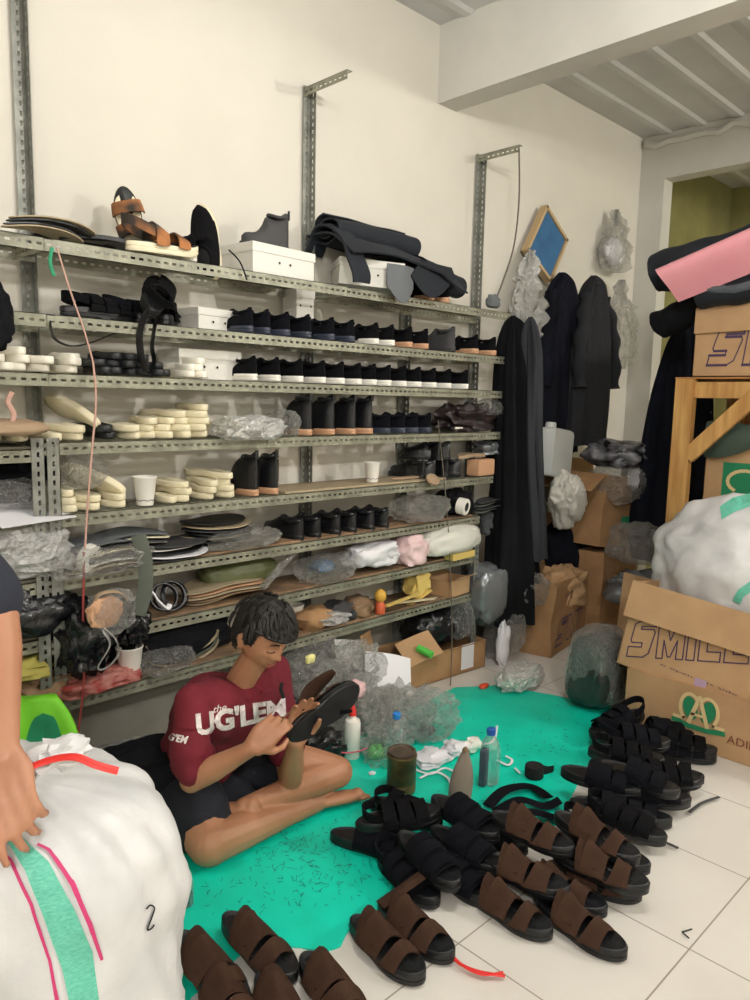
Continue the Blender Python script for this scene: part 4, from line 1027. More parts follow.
sandal('brown1',(348,912),(428,982),0.0,0.0,'brown sandal with red thread neighbour, left one of front pair', GF)
sandal('brown0',(378,898),(455,958),0.0,0.0,'brown sandal, right one of front pair beside red thread', GF)
sandal('brown2',(300,948),(368,1035),0.0,0.0,'brown sandal with shiny black heel cut by picture bottom', GF)
sandal('brown0',(262,968),(300,1060),0.0,0.0,'brown sandal mostly below the picture bottom, left of black heel', GF)
sandal('brown1',(178,932),(243,1006),0.05,0.0,'brown sandal beside the white sack, toe toward picture bottom', GF)
sandal('brown0',(226,914),(292,974),0.03,0.0,'brown sandal second from the white sack', GF)
sandal('brown2',(200,960),(262,1050),0.0,0.0,'brown sandal at picture bottom below the sack pair', GF)
GL = 'black strap sandals in the left pile'
sandal('black3',(332,832),(412,850),0.0,0.0,'black sandal at far left of the left pile, dull round heel', GL)
sandal('black1',(378,850),(440,905),0.0,0.0,'black sandal at the bottom of the left pile toward viewer', GL)
sandal('black2',(372,800),(440,822),0.0,0.0,'black sandal behind the far left one', GL)
sandal('black3',(420,850),(500,905),0.0,0.0,'black sandal in the bottom layer below the shiny heels', GL)
sandal('black1',(452,815),(530,850),0.0,0.0,'black sandal at the back right of left pile', GL)
sandal('black3',(396,828),(462,890),0.075,0.055,'black sandal with shiny heel, nearest of the two shiny ones', GL)
sandal('black3',(433,828),(500,868),0.055,0.05,'black sandal between the two shiny heeled ones', GL)
sandal('black3',(428,793),(503,840),0.10,0.085,'black sandal with shiny heel on top of the left pile', GL)
sandal('black2',(368,822),(430,812),0.07,0.09,'black sandal with standing loops, upper left of left pile', GL)
GR = 'black strap sandals in the right pile'
R_ = [((560,822),(642,822),0,0,'black sandal at near edge of right pile, bottom layer'),
 ((572,798),(690,826),0,0,'black sandal with lone toe pointing right near the dark cord'),
 ((600,780),(700,795),0,0,'black sandal with toe on tiles, second from the near edge'),
 ((620,762),(712,780),0,0,'black sandal with toe on tiles, third from the near edge'),
 ((640,745),(720,758),0,0,'black sandal nearest the omega carton, toe on tiles'),
 ((555,796),(672,825),0.06,0.03,'black sandal in second layer at near side of right pile'),
 ((590,806),(658,836),0.05,0.03,'black sandal with blunt toe over the brown pile'),
 ((562,768),(640,790),0.09,0.08,'black sandal with shiny heel at far left of right pile'),
 ((600,762),(678,792),0.12,0.09,'large black sandal toe on top of the right pile'),
 ((588,748),(664,760),0.08,0.07,'black sandal in upper layer behind the large toe'),
 ((600,735),(668,742),0.09,0.08,'black sandal second from the back of right pile'),
 ((625,728),(694,735),0.07,0.05,'black sandal at back right below the omega print'),
 ((648,735),(712,750),0.05,0.03,'black sandal in second layer beside the omega carton'),
 ((640,712),(596,732),0.10,0.04,'black sandal peaking at the very back of right pile'),
 ((610,790),(690,800),0.04,0.03,'black sandal in middle layer below the large toe'),
 ((625,772),(700,780),0.05,0.04,'black sandal in middle layer right of the large toe')]
for i, (h, t_, z0, z1, lab) in enumerate(R_): sandal('black%d' % ((i % 3) if i not in (5,7,8,11,14) else 3), h, t_, z0, z1, lab, GR, random.uniform(-0.15,0.15))
# loose black uppers lying on the tarp between the piles
for i, pts in enumerate([[(488,806),(505,790),(530,786),(548,797)],[(496,812),(520,800),(545,806),(560,800)],[(500,822),(530,812),(556,818)]]):
    b = MB(); b.tube(smoothpath([F(a,c,0.02+0.02*(k%2)) for k,(a,c) in enumerate(pts)], 6), 0.024, 8, flat=0.22); tag(b.build('loose_upper', M['navyfab']), 'flat dark cut strap lying on tarp between the piles, %s from the back' % ORD[i], 'strap', 'loose straps between the piles')
for i, pts in enumerate([[(690,812),(702,803),(719,797)],[(640,842),(660,841),(678,848)]]):
    b = MB(); b.tube(smoothpath([F(a,c,0.012) for a,c in pts], 5), 0.007, 6, flat=0.5); tag(b.build('loose_strap', M['darkgrey']), ['dark strap end sticking out on tiles at right','grey strap end on tiles between brown and black piles'][i], 'strap')
b = MB(); b.tube(smoothpath([F(a,c,0.012) for a,c in [(452,956),(462,965),(480,972),(505,976)]], 5), 0.006, 6, flat=0.6); b.tube(smoothpath([F(a,c,0.014) for a,c in [(453,958),(466,968),(484,975),(503,972)]], 5), 0.004, 6, flat=0.6)
tag(b.build('red_thread', M['redtape']), 'bright red thread on the tiles beside the front sandal pair', 'thread')
for i, (a, c) in enumerate([((682,932),(692,929)),((614,962),(621,958))]):
    b = MB(); p = F(*a,0.004); q = F(*c,0.004); b.tube([p,q], 0.002, 5)
    if i == 0: b.tube([p, F(689,938,0.004)], 0.002, 5)
    tag(b.build('tiny_scrap', M['scrap']), ['tiny bent black scrap on tile near the grout crossing','tiny black scrap on tile just below the lowest brown sandal'][i], 'scrap')
b = MB(); b.tube([F(380,905,0.05), F(440,862,0.10)], 0.02, 6, flat=0.3)
tag(b.build('loose_brown_strap', M['brown']), 'brown strap standing up from the right sandal of front pair', 'strap')

# ------------------------------------------------------------------ tools and clutter on the tarp
t = thing('glue_tin', 'rusty brown glue tin with lid standing on the green tarpaulin', 'tin')
b = MB(); lathe(b, [(0.046,0),(0.048,0.003),(0.048,0.028),(0.0465,0.031),(0.048,0.034),(0.048,0.118),(0.050,0.122),(0.050,0.126),(0.046,0.128)], 28); b.build('tin_body', M['tin'], t)
b = MB(); lathe(b, [(0.044,0.122),(0.045,0.132),(0.047,0.136),(0.047,0.139),(0.040,0.139),(0.038,0.134),(0.01,0.133)], 28); b.build('lid', M['tinlid'], t)
t.matrix_world = Matrix.Translation(F(401,790,0.006)) @ Matrix.Scale(1.17,4)
t = thing('shoe_last', 'grey shoe last standing on its heel with brown pointed toe', 'shoe last')
b = MB(); R = []
for i in range(15):
    s = i/14; w = 0.047*(1-s**2.6)**0.6*(0.9+0.12*math.sin(s*4)); dp = 0.032*(1-0.55*s); R.append([(w*math.cos(2*PI*k/20)+0.010*s, dp*math.sin(2*PI*k/20), 0.205*s) for k in range(20)])
b.rings(R); b.build('last_body', M['lasttaupe'], t)
b = MB(); b.ell((0.010,0,0.196),(0.013,0.013,0.018), n=12, m=8); b.build('toe_tip', M['board'], t)
t.matrix_world = Matrix.Translation(F(459,802,0.03)) @ Euler((0,0.04,-0.5)).to_matrix().to_4x4()
b = MB(); b.prism([(-0.02,-0.012),(0.02,-0.012),(0.02,0.012),(-0.02,0.012)], 0, 0.15, 0.004); o = b.build('sharpening_stone', mat('slate_block',(60,72,84),0.7)); tag(o, 'slate grey block standing behind the shoe last', 'block'); o.matrix_world = TR(*F(483,785,0.006), 0.3)
def bottle(label, pos, s=1.0, cap=None, rot=None, body=None, name='water_bottle', liquid=None):
    t = thing(name, label, 'bottle'); b = MB()
    lathe(b, [(0.026,0),(0.031,0.004),(0.032,0.02),(0.0305,0.03),(0.032,0.04),(0.0305,0.055),(0.032,0.07),(0.032,0.11),(0.026,0.135),(0.013,0.155),(0.0125,0.168)], 22); b.build('bottle_body', body or M['bottle'], t)
    b = MB(); lathe(b, [(0.0145,0.160),(0.0145,0.178),(0.012,0.180)], 16); b.build('cap', cap or M['bluecap'], t)
    if liquid:
        b = MB(); lathe(b, [(0.024,0.004),(0.029,0.008),(0.029,0.06)], 20); b.build('liquid', liquid, t)
    t.matrix_world = Matrix.Translation(pos) @ (rot.to_matrix().to_4x4() if rot else Matrix()) @ Matrix.Scale(s, 4); return t
bottle('clear water bottle with dark blue cap standing on the tarpaulin', F(489,782,0.006), 1.25)
bottle('clear water bottle with bright blue cap among crumpled plastic', F(392,757,0.01), 1.15, mat('sky_cap',(50,130,210),0.4), Euler((0.12,-0.05,0.2)))
bottle('small clear jar of dark liquid between white sack and knee', F(187,905,0.006), 0.62, M['darkgrey'], liquid=mat('dark_teal_liquid',(20,60,66),0.2))
t = thing('white_squeeze_bottle', 'tall plain white squeeze bottle beside the man\'s knee', 'bottle')
b = MB(); lathe(b, [(0.030,0),(0.033,0.004),(0.034,0.15),(0.030,0.165),(0.014,0.172),(0.013,0.19)], 22); b.build('bottle_body', M['white'], t)
b = MB(); lathe(b, [(0.015,0.185),(0.014,0.21),(0.005,0.23)], 14); b.build('nozzle', M['redtape'], t)
t.matrix_world = TR(*F(352,757,0.006))
cord('red_wire', 'pinkish red wire looping past the white squeeze bottle', [F(328,742,0.15),F(340,752,0.11),F(355,752,0.10),F(368,748,0.08)], 0.003, mat('pink_wire',(196,80,96),0.5), 'wire')
# crumpled clear plastic heap behind the man's lap
for i, (px, py, r, z, m) in enumerate([(300,690,(0.16,0.13,0.16),0.20,'clear'),(340,700,(0.17,0.14,0.15),0.15,'clear'),(375,720,(0.15,0.13,0.13),0.10,'clearmat'),(400,715,(0.14,0.12,0.13),0.12,'clear'),(428,715,(0.14,0.12,0.11),0.09,'clear'),(385,745,(0.09,0.08,0.09),0.07,'clear'),(350,668,(0.16,0.12,0.12),0.26,'clearmat'),(310,655,(0.13,0.08,0.1),0.32,'clear')]):
    bag('plastic_bag', 'crumpled clear plastic bag in the heap, %s' % ['at left behind the chin','behind the held sandal','left of the blue capped bottle','behind the blue capped bottle','at the right end on the tarp','low in front by the glue tin','high under the white paper','highest against the lowest shelf'][i],
        F(px,py,z), r, M[m], 60+i, amp=0.4, freq=2.6, flat=0.85 if z<0.2 else None, group='clear plastic bags in the heap')
bag('black_bubble_bag', 'shiny black plastic bag between the knee and held sandal', F(318,752,0.10), (0.11,0.09,0.09), M['blackfilm'], 70, amp=0.3, freq=3)
bag('black_bag_small', 'small glossy black bundle behind the working hands', F(287,712,0.30), (0.05,0.04,0.07), M['blackfilm'], 71, flat=None)
b = MB(); b.grid(lambda u, v: (0.24*u-0.12, 0.17*v-0.085, 0.02*math.sin(u*3)*v), 8, 6, 0.002); o = b.build('white_paper', M['paper']); tag(o, 'printed white paper sheet tilted on the plastic heap', 'paper'); o.matrix_world = Matrix.Translation(F(388,672,0.22)) @ Euler((0.9,0.25,-0.45)).to_matrix().to_4x4()
b = MB(); b.grid(lambda u, v: (0.2*u-0.1, 0.14*v-0.07, 0.02*math.sin(u*2)), 8, 6, 0.002); o = b.build('grey_paper', M['foamgrey']); tag(o, 'pale grey sheet leaning behind the white paper', 'paper'); o.matrix_world = Matrix.Translation(F(348,655,0.30)) @ Euler((1.2,0.3,0.2)).to_matrix().to_4x4(); o.data.materials[0] = M['whitefilm']
b = MB(); b.grid(lambda u, v: (0.16*u-0.08, 0.12*v-0.06, 0.0), 3, 3, 0.004); o = b.build('carton_scrap', M['carton2']); tag(o, 'brown cardboard scrap behind white paper under the shelf', 'cardboard'); o.matrix_world = Matrix.Translation(F(368,645,0.3)) @ Euler((1.3,0.1,0.5)).to_matrix().to_4x4()
bag('yellow_note', 'small yellow paper scrap on the clear plastic', F(310,659,0.42), (0.025,0.012,0.02), mat('pale_yellow',(232,226,150),0.6), 72, cat='paper', sub=3, flat=None)
bag('pink_rag', 'pale pink scrap behind the held sandal', F(352,690,0.26), (0.07,0.04,0.04), M['pink'], 73, cat='cloth', sub=3, flat=None); bpy.data.objects['pink_rag'].data.materials[0] = mat('pale_pink_rag',(222,186,186),0.7)
for i, (px, py, r, m, nm, lab) in enumerate([(432,757,(0.09,0.07,0.02),'paper','white_cloth','white cloth scrap on tarp right of the glue tin'),(455,748,(0.05,0.05,0.03),'paper','white_scrap','white paper box scrap right of the cloth'),(472,745,(0.05,0.03,0.03),'white','white_scrap','small white block near the blue capped bottle'),(427,730,(0.04,0.03,0.025),'brownin','brown_scrap','reddish brown leather scrap above the white cloth'),(372,773,(0.014,0.012,0.006),'paper','white_chip','white chip on the tarp by the knee'),(376,752,(0.035,0.03,0.03),'lime','green_scrap','green plastic scrap behind the glue tin')]):
    bag(nm, lab, F(px,py,r[2]+0.004), r, M[m], 80+i, cat='scrap', sub=3, amp=0.5, freq=3)
for i, pts in enumerate([[(420,778),(435,772),(448,778),(452,790)],[(412,768),(430,774),(445,768),(460,775)],[(440,760),(450,752),(470,745),(492,742),(497,726)],[(497,760),(508,765),(512,760),(506,756)],[(515,768),(520,773)]]):
    b = MB(); b.tube(smoothpath([F(a,c,0.014) for a, c in pts], 5), 0.006, 6, flat=0.5); tag(b.build('white_strip', M['paper']), 'narrow white strip on tarp, %s counted from the glue tin' % ORD[i], 'strip', 'white strips on the tarp')
t = thing('black_tape_roll', 'small roll of black elastic tape on the tarpaulin', 'tape')
b = MB(); lathe(b, [(0.010,0),(0.036,0),(0.038,0.004),(0.038,0.042),(0.036,0.046),(0.010,0.046)], 24); b.build('tape', M['lining'], t)
b = MB(); b.tube(smoothpath([(0.036,0,0.022),(0.06,-0.004,0.012),(0.10,0.0,0.006)],5), 0.018, 6, flat=0.15, up=(0,1,0)); b.build('tape_end', M['lining'], t)
t.matrix_world = TR(*F(534,776,0.008), -0.3)
bag('red_clip', 'small red plastic piece by the glue tin', F(382,790,0.014), (0.03,0.014,0.010), M['redtape'], 90, cat='clip', sub=3)
bag('red_clip', 'orange red plastic piece at the back edge of the tarp', F(484,686,0.014), (0.035,0.018,0.012), mat('orange_red',(226,80,50),0.5), 91, cat='clip', sub=3)
# cartons and bags under the right end of the rack
def carton(name, label, L, W, H, X, flaps=(), m=None, open_top=True, cat='carton', th=0.005, crush=0.0):
    t = thing(name, label, cat); m = m or M['carton']
    b = MB(); b.box((0,0,0),(L,W,th)); b.box((0,0,0),(L,th,H)); b.box((0,W-th,0),(L,W,H)); b.box((0,0,0),(th,W,H)); b.box((L-th,0,0),(L,W,H))
    if not open_top: b.box((0,0,H-th),(L,W,H))
    if crush:
        c = MB()
        bm = bmesh.new(); me = bpy.data.meshes.new('t'); me.from_pydata([tuple(p) for p in b.v], [], b.f); bm.from_mesh(me)
        bmesh.ops.subdivide_edges(bm, edges=bm.edges, cuts=7, use_grid_fill=True)
        bm.verts.index_update()
        vs = []
        for v in bm.verts:
            p = v.co.copy(); k = crush*(0.4+0.6*p.z/H); vs.append(p + V((k*nz(p,5,1), k*nz(p,5,2), k*0.6*nz(p,4,3)*(p.z/H))))
        b = MB(); b.v = vs; b.f = [tuple(v.index for v in f.verts) for f in bm.faces]; bm.free()
    b.build('box_body', m, t, smooth=bool(crush), ang=30)
    for side, ang, fl_ in flaps:
        b = MB(); b.box((0,0,0),(L if side in 'fb' else W, fl_, th))
        R = Euler((ang,0,0)).to_matrix().to_4x4()
        if side == 'f': Y = Matrix.Translation((L,0,H)) @ Euler((0,0,PI)).to_matrix().to_4x4() @ R
        if side == 'b': Y = Matrix.Translation((0,W,H)) @ R
        if side == 'l': Y = Matrix.Translation((0,0,H)) @ Euler((0,0,H90)).to_matrix().to_4x4() @ R
        if side == 'r': Y = Matrix.Translation((L,W,H)) @ Euler((0,0,-H90)).to_matrix().to_4x4() @ R
        b.build('flap', m, t, smooth=False, X=Y)
    t.matrix_world = X; return t
p = F(405,692); q = F(480,668)
c = carton('carton', 'low open carton with white tape under right end of the rack', 0.62, 0.26, 0.16, frame((p.x,p.y,0.002), (q.x-p.x,q.y-p.y,0)), [('f',-2.0,0.10),('b',-0.4,0.1),('l',-1.2,0.12)], M['carton2'])
MB().box((0.42,-0.002,0.02),(0.52,-0.0005,0.162)).build('white_tape', M['paper'], c, smooth=False)
b = MB(); b.grid(lambda u, v: (0.22*u, 0.15*v, 0.01*math.sin(u*3)), 4, 4, 0.004); o = b.build('carton_flap', M['carton']); tag(o, 'loose cardboard flap leaning left of the low carton', 'cardboard'); o.matrix_world = Matrix.Translation(F(410,668,0.14)) @ Euler((0.7,-0.2,-0.2)).to_matrix().to_4x4()
bag('rubbish_bag', 'black glossy bag inside the low carton under the rack', F(450,632,0.25)+V((0.05,0.15,0)), (0.20,0.13,0.12), M['blackfilm'], 92)
bag('plastic_bag', 'clear bag standing in the low carton under the silver bag', F(468,622,0.28)+V((0.0,0.05,0)), (0.08,0.06,0.11), M['clear'], 93, flat=None)
b = MB(); b.tube([F(418,648,0.22), F(432,655,0.20)], 0.02, 10); tag(b.build('green_bottle_neck', M['lime']), 'bright green plastic neck poking from the low carton', 'bottle')
bag('plastic_bag', 'clear bag with white sheet standing right of the low carton', F(497,640,0.10), (0.08,0.07,0.14), M['clear'], 94)
bag('white_sheet_roll', 'white folded sheet inside the clear bag beside carton', F(503,645,0.12), (0.045,0.03,0.13), M['paper'], 95, cat='sheet', flat=None)
bag('wrapped_soles', 'white wrapped bundle of soles on the tiles behind tarp', F(520,676,0.06), (0.16,0.09,0.065), M['whitefilm'], 96, cat='bundle')
bag('wrapped_soles_inner', 'cream soles inside the white wrapped bundle', F(520,678,0.055), (0.13,0.065,0.04), M['cream2'], 97, cat='bundle')

# ------------------------------------------------------------------ hanging clothes at the end of the rack
def hang(name, label, prof, X, m, folds=5, amp=0.02, seed=0, nu=56, cat='jacket', parent=None, rough=0.0):
    """prof: (z, halfwidth, halfdepth, xoffset)"""
    P = smoothpath([(z, w, d) for z, w, d, o in prof], 6); O = smoothpath([(o, 0, 0) for z, w, d, o in prof], 6)
    R = []
    for i, p in enumerate(P):
        r = []
        for k in range(nu):
            a = 2*PI*k/nu; f = amp*(math.sin(a*folds+seed+0.5*math.sin(p.x*5+seed)) + 0.5*math.sin(a*(folds*2+1)+seed*2+p.x*3))*min(1, (i+1)/8)
            if rough: f += rough*nz((math.cos(a)*3, math.sin(a)*3, p.x*14), 1, seed)*min(1,(i+1)/5)+rough*0.6*nz((math.cos(a)*8, math.sin(a)*8, p.x*30), 1, seed+1)
            r.append((O[i].x + (p.y+f*(0.5 if not rough else 1))*math.cos(a) + (0.03*nz((0,0,p.x*9),1,seed) if rough else 0), (p.z+f)*math.sin(a), p.x + 0.006*math.sin(a*folds)*0.6))
        R.append(r)
    b = MB(); b.rings(R, True); o = b.build(name, m, parent, ang=80)
    if parent is None: tag(o, label, cat); o.matrix_world = X
    return o
def jacket(label, top, m, H=1.15, seed=0, ws=(0.19,0.24,0.27), dep=0.085, sleeves=True, rz=0.0):
    t = thing('hanging_jacket', label, 'jacket')
    hang('body', '', [(0,0.02,0.02,0),(-0.05,0.06,0.05,0),(-0.16,ws[0]*0.75,dep*0.8,0),(-0.32,ws[0],dep,0.0),(-H*0.6,ws[1],dep*1.1,0),(-H,ws[2],dep,0.01)], None, m, 5, 0.022, seed, parent=t)
    if sleeves:
        for s in (-1, 1):
            b = MB(); b.tube(smoothpath([(s*ws[0]*0.62,-0.02,-0.14),(s*(ws[0]*1.05),-0.05,-0.30),(s*(ws[1]*1.0),-0.06,-0.5),(s*(ws[1]*0.98),-0.075,-0.72)], 6), [0.045+0.012*math.sin(k*1.3+seed) for k in range(19)], 12, flat=0.8); b.build('sleeve', m, t)
    b = MB(); b.tube([(0.045*math.cos(a), 0.03*math.sin(a)-0.01, -0.055) for a in [2*PI*k/16 for k in range(17)]], 0.014, 6, flat=0.7); b.build('collar', m, t)
    t.matrix_world = Matrix.Translation(top) @ Euler((0,0,rz)).to_matrix().to_4x4(); return t
jacket('navy jacket hanging on the wall below the blue framed mesh', WY(562,273,2.70), M['coatnavy'], 1.15, 1)
jacket('black jacket hanging on the wall right of the navy jacket', WY(594,276,2.60), mat('charcoal_cloth',(26,27,32),0.9,bump=0.2,bscale=10), 1.1, 2, ws=(0.17,0.22,0.24))
# long black garments over the rack end
t = thing('hanging_coat', 'long black coats draped over the right end of the rack', 'coat')
P0 = WY(515,322,2.50)
hang('coat_body', '', [(0.03,0.01,0.015,-0.02),(-0.02,0.035,0.045,-0.015),(-0.14,0.06,0.08,0.0),(-0.5,0.09,0.10,0.03),(-1.0,0.13,0.11,0.07),(-1.5,0.18,0.12,0.10),(-1.72,0.20,0.12,0.11)], None, M['coat'], 5, 0.03, 3, parent=t)
hang('front_panel', '', [(0.02,0.008,0.012,0.0),(-0.04,0.025,0.03,0.0),(-0.2,0.04,0.05,0.02),(-0.6,0.055,0.055,0.05),(-1.1,0.07,0.06,0.12),(-1.35,0.08,0.06,0.16)], None, mat('black_poplin',(30,33,40),0.75,bump=0.2,bscale=8), 4, 0.018, 5, parent=t).location = (0,-0.10,0.0)
t.matrix_world = Matrix.Translation((P0.x, P0.y, P0.z))
bag('black_cloth_heap', 'black cloth slumped on the floor behind the standing carton', WY(570,560,2.62), (0.26,0.14,0.30), M['coatnavy'], 98, cat='cloth', amp=0.2, freq=1.5)
# framed blue mesh
t = thing('screen_frame', 'small wooden frame with blue mesh hung cornerwise on the wall', 'frame')
a_, b_, c_, d_ = WY(541,208,2.80), WY(561,241,2.80), WY(545,281,2.80), WY(522,250,2.80)
ctr = (a_+b_+c_+d_)/4
def bar(p, q, w=0.016, dp=0.05): 
    b = MB(); d = (q-p).normalized(); n = V((d.z,0,-d.x)); 
    v = [p-d*w*0.5, q+d*w*0.5]
    vs = []
    for e in v:
        for s in (-1,1):
            for y in (0, -dp): vs.append(e+n*w*s*0.6+V((0,y,0)))
    return b.add(vs, [(0,1,3,2),(4,6,7,5),(0,4,5,1),(2,3,7,6),(0,2,6,4),(1,5,7,3)])
for p, q in ((a_,b_),(b_,c_),(c_,d_),(d_,a_)): bar(p, q).build('frame_bar', M['frame'], t, smooth=False)
MB().add([a_+V((0,-0.035,0)),b_+V((0,-0.035,0)),c_+V((0,-0.035,0)),d_+V((0,-0.035,0)),a_+V((0,-0.03,0)),b_+V((0,-0.03,0)),c_+V((0,-0.03,0)),d_+V((0,-0.03,0))],[(0,1,2,3),(7,6,5,4),(0,4,5,1),(1,5,6,2),(2,6,7,3),(3,7,4,0)]).build('blue_mesh', M['blue'], t, smooth=False)
# plastic bags hung on the wall
def hungbag(label, top, H, w, m, seed, inner=None):
    t = thing('hanging_plastic_bag', label, 'bag')
    hang('bag_skin', '', [(0,0.012,0.01,0),(-H*0.15,w*0.3,0.02,0),(-H*0.4,w*0.75,0.05,0),(-H*0.7,w,0.065,0.0),(-H*0.92,w*0.8,0.055,0),(-H,w*0.45,0.03,0)], None, m, 4, 0.008, seed, parent=t, rough=0.06)
    if inner: 
        b = blob((w*0.85,0.05,H*0.22), seed+3, 0.2, 2, 3); b.v = [p+V((0,0,-H*0.68)) for p in b.v]; b.build('contents', inner, t)
    t.matrix_world = Matrix.Translation(top); return t
hungbag('clear plastic bag holding white paper, hung by the far corner', WY(617,210,2.74), 0.42, 0.14, M['clear'], 4, M['paper'])
hungbag('empty clear plastic bag below the white paper bag at corner', WY(622,280,2.70), 0.62, 0.19, M['clear'], 6)
hungbag('pale crinkled plastic bag hung under the blue framed mesh', WY(530,250,2.73), 0.55, 0.15, M['whitefilm'], 7)
# white jerrycan and white sack leaning on the coats
t = thing('jerrycan', 'translucent white plastic container behind the black coats', 'container')
b = MB(); b.prism([(-0.15,-0.1),(0.15,-0.1),(0.15,0.1),(-0.15,0.1)], 0, 0.30, 0.03); b.build('container_body', mat('milky_plastic',(206,210,208),0.4), t)
b = MB(); lathe(b, [(0.035,0.29),(0.035,0.33),(0.03,0.34)]); b.build('container_neck', mat('milky_plastic2',(196,200,198),0.4), t)
t.matrix_world = Matrix.Translation(WY(546,476,2.60)) @ Euler((0,0.10,0.15)).to_matrix().to_4x4()
b = blob((0.13,0.10,0.20), 140, 0.28, 1.6, 5, None, 0.8, 0.5)
o = b.build('white_cloth_bundle', mat('pale_cloth',(206,204,196),0.7,bump=0.4,bscale=10), ang=80); o.matrix_world = Matrix.Translation(WY(567,500,2.48)) @ Euler((0.2,-0.65,0)).to_matrix().to_4x4()
tag(o, 'crumpled pale cloth bundle leaning out between coats and carton', 'cloth')
# open carton with upright SMILE lettering
def smile(par, L, H, ox, oz, w, h, m=None, y=-0.0012, lw=0.006, chars=5, name='printed_letters', slant=0.18, tilt=0.0):
    """outlined slanted capitals"""
    m = m or M['marker']; b = MB()
    G = {'S':[[(1.0,1.0),(0.35,1.0),(0.14,0.92),(0.02,0.47),(0.08,0.40),(0.50,0.40),(0.48,0.28),(-0.06,0.28),(-0.09,0.0),(0.58,0.0),(0.80,0.12),(0.98,0.70),(0.92,0.78),(0.40,0.78),(0.43,0.86),(1.0,0.86),(1.0,1.0)]],
         'M':[[(0,0),(0,1),(0.3,1),(0.5,0.5),(0.75,1),(1.05,1),(1.05,0),(0.78,0),(0.78,0.5),(0.55,0.05),(0.45,0.05),(0.25,0.5),(0.25,0),(0,0)]],
         'I':[[(0,0),(0,1),(0.3,1),(0.3,0),(0,0)]], 'L':[[(0,0),(0,1),(0.3,1),(0.3,0.25),(0.8,0.25),(0.8,0),(0,0)]],
         'E':[[(0,0),(0,1),(0.85,1),(0.85,0.78),(0.3,0.78),(0.3,0.6),(0.7,0.6),(0.7,0.4),(0.3,0.4),(0.3,0.22),(0.85,0.22),(0.85,0),(0,0)]]}
    x = ox
    for ch in 'SMILE'[:chars]:
        for pl in G[ch]:
            pts = [(x+p[0]*w+p[1]*h*slant, oz+p[1]*h) for p in pl]
            ct, st = math.cos(tilt), math.sin(tilt); pts = [(ox+(p[0]-ox)*ct-(p[1]-oz)*st, oz+(p[0]-ox)*st+(p[1]-oz)*ct) for p in pts]
            for k, (a, c) in enumerate(zip(pts, pts[1:])):
                th = lw*(1.6 if a[1] == c[1] else 0.8); d = V((c[0]-a[0],0,c[1]-a[1])); 
                if d.length < 1e-6: continue
                d.normalize(); n = V((-d.z,0,d.x))*th/2; y -= 0.00003; A = V((a[0],y,a[1]))-d*th*0.4; C = V((c[0],y,c[1]))+d*th*0.4
                b.add([A-n,C-n,C+n,A+n],[(0,1,2,3)])
        x += w*({'S':1.12,'M':1.18,'I':0.45,'L':0.95,'E':1.0}[ch])
    return b.build(name, m, par, smooth=False)
p = F(552,658); q = F(593,629)
c = carton('carton', 'upright open carton stuffed with brown paper below the coats', 0.60, 0.30, 0.44, frame((p.x-0.02,p.y,0.002), (q.x-p.x,q.y-p.y,0)), [('b',0.3,0.1)], M['carton2'], crush=0.03)
p2 = c
smile(c, 0,0, 0.05, 0.06, 0.15, 0.15, lw=0.007, chars=3, y=-0.012)
text_on('5(★)'.replace('★','*'), 'printed_letters', M['marker'], c, (0.16,-0.012,0.33), (0.14,0,0), (0,0,0.03), (0,0,0))
bag('brown_paper', 'crumpled brown paper bulging from the upright carton', WY(562,588,2.45), (0.19,0.12,0.14), M['carton'], 100, cat='paper', amp=0.35)
bag('plastic_bag', 'clear grey bag at left rim of the upright carton', WY(532,590,2.40), (0.10,0.08,0.10), M['clear'], 101, flat=None)
bag('plastic_bag', 'clear bag tucked low beside the upright carton and coats', WY(515,632,2.42), (0.07,0.06,0.12), M['clear'], 102, flat=None)
# dark green film bag in front
bag('plastic_bag', 'big clear wrapped bag of dark green goods beside SMILE carton', F(598,705,0.005)+V((0.02,0.02,0.19)), (0.17,0.13,0.20), M['clear'], 103, amp=0.14, freq=1.6, power=0.65)
bag('dark_green_goods', 'dark green folded goods inside the big clear bag', F(598,705,0.005)+V((0.02,0.02,0.165)), (0.165,0.125,0.185), M['greenfilm'], 104, cat='goods', amp=0.12, freq=1.8, power=0.6)
bag('plastic_bag', 'grey clear bag on floor behind the dark green goods', F(612,665,0.12), (0.16,0.12,0.12), M['clearmat'], 105)
bag('plastic_bag', 'dark grey film heap between the cartons and the wood rack', WX(640,590,4.35), (0.18,0.2,0.12), M['silver'], 106)
# big cartons at right
c1 = carton('carton', 'crushed bottom carton with green omega print, right of black sandals', 0.95, 0.45, 0.275, TR(3.24,1.56,0.002,-H90), [], M['carton'], open_top=False, crush=0.004)
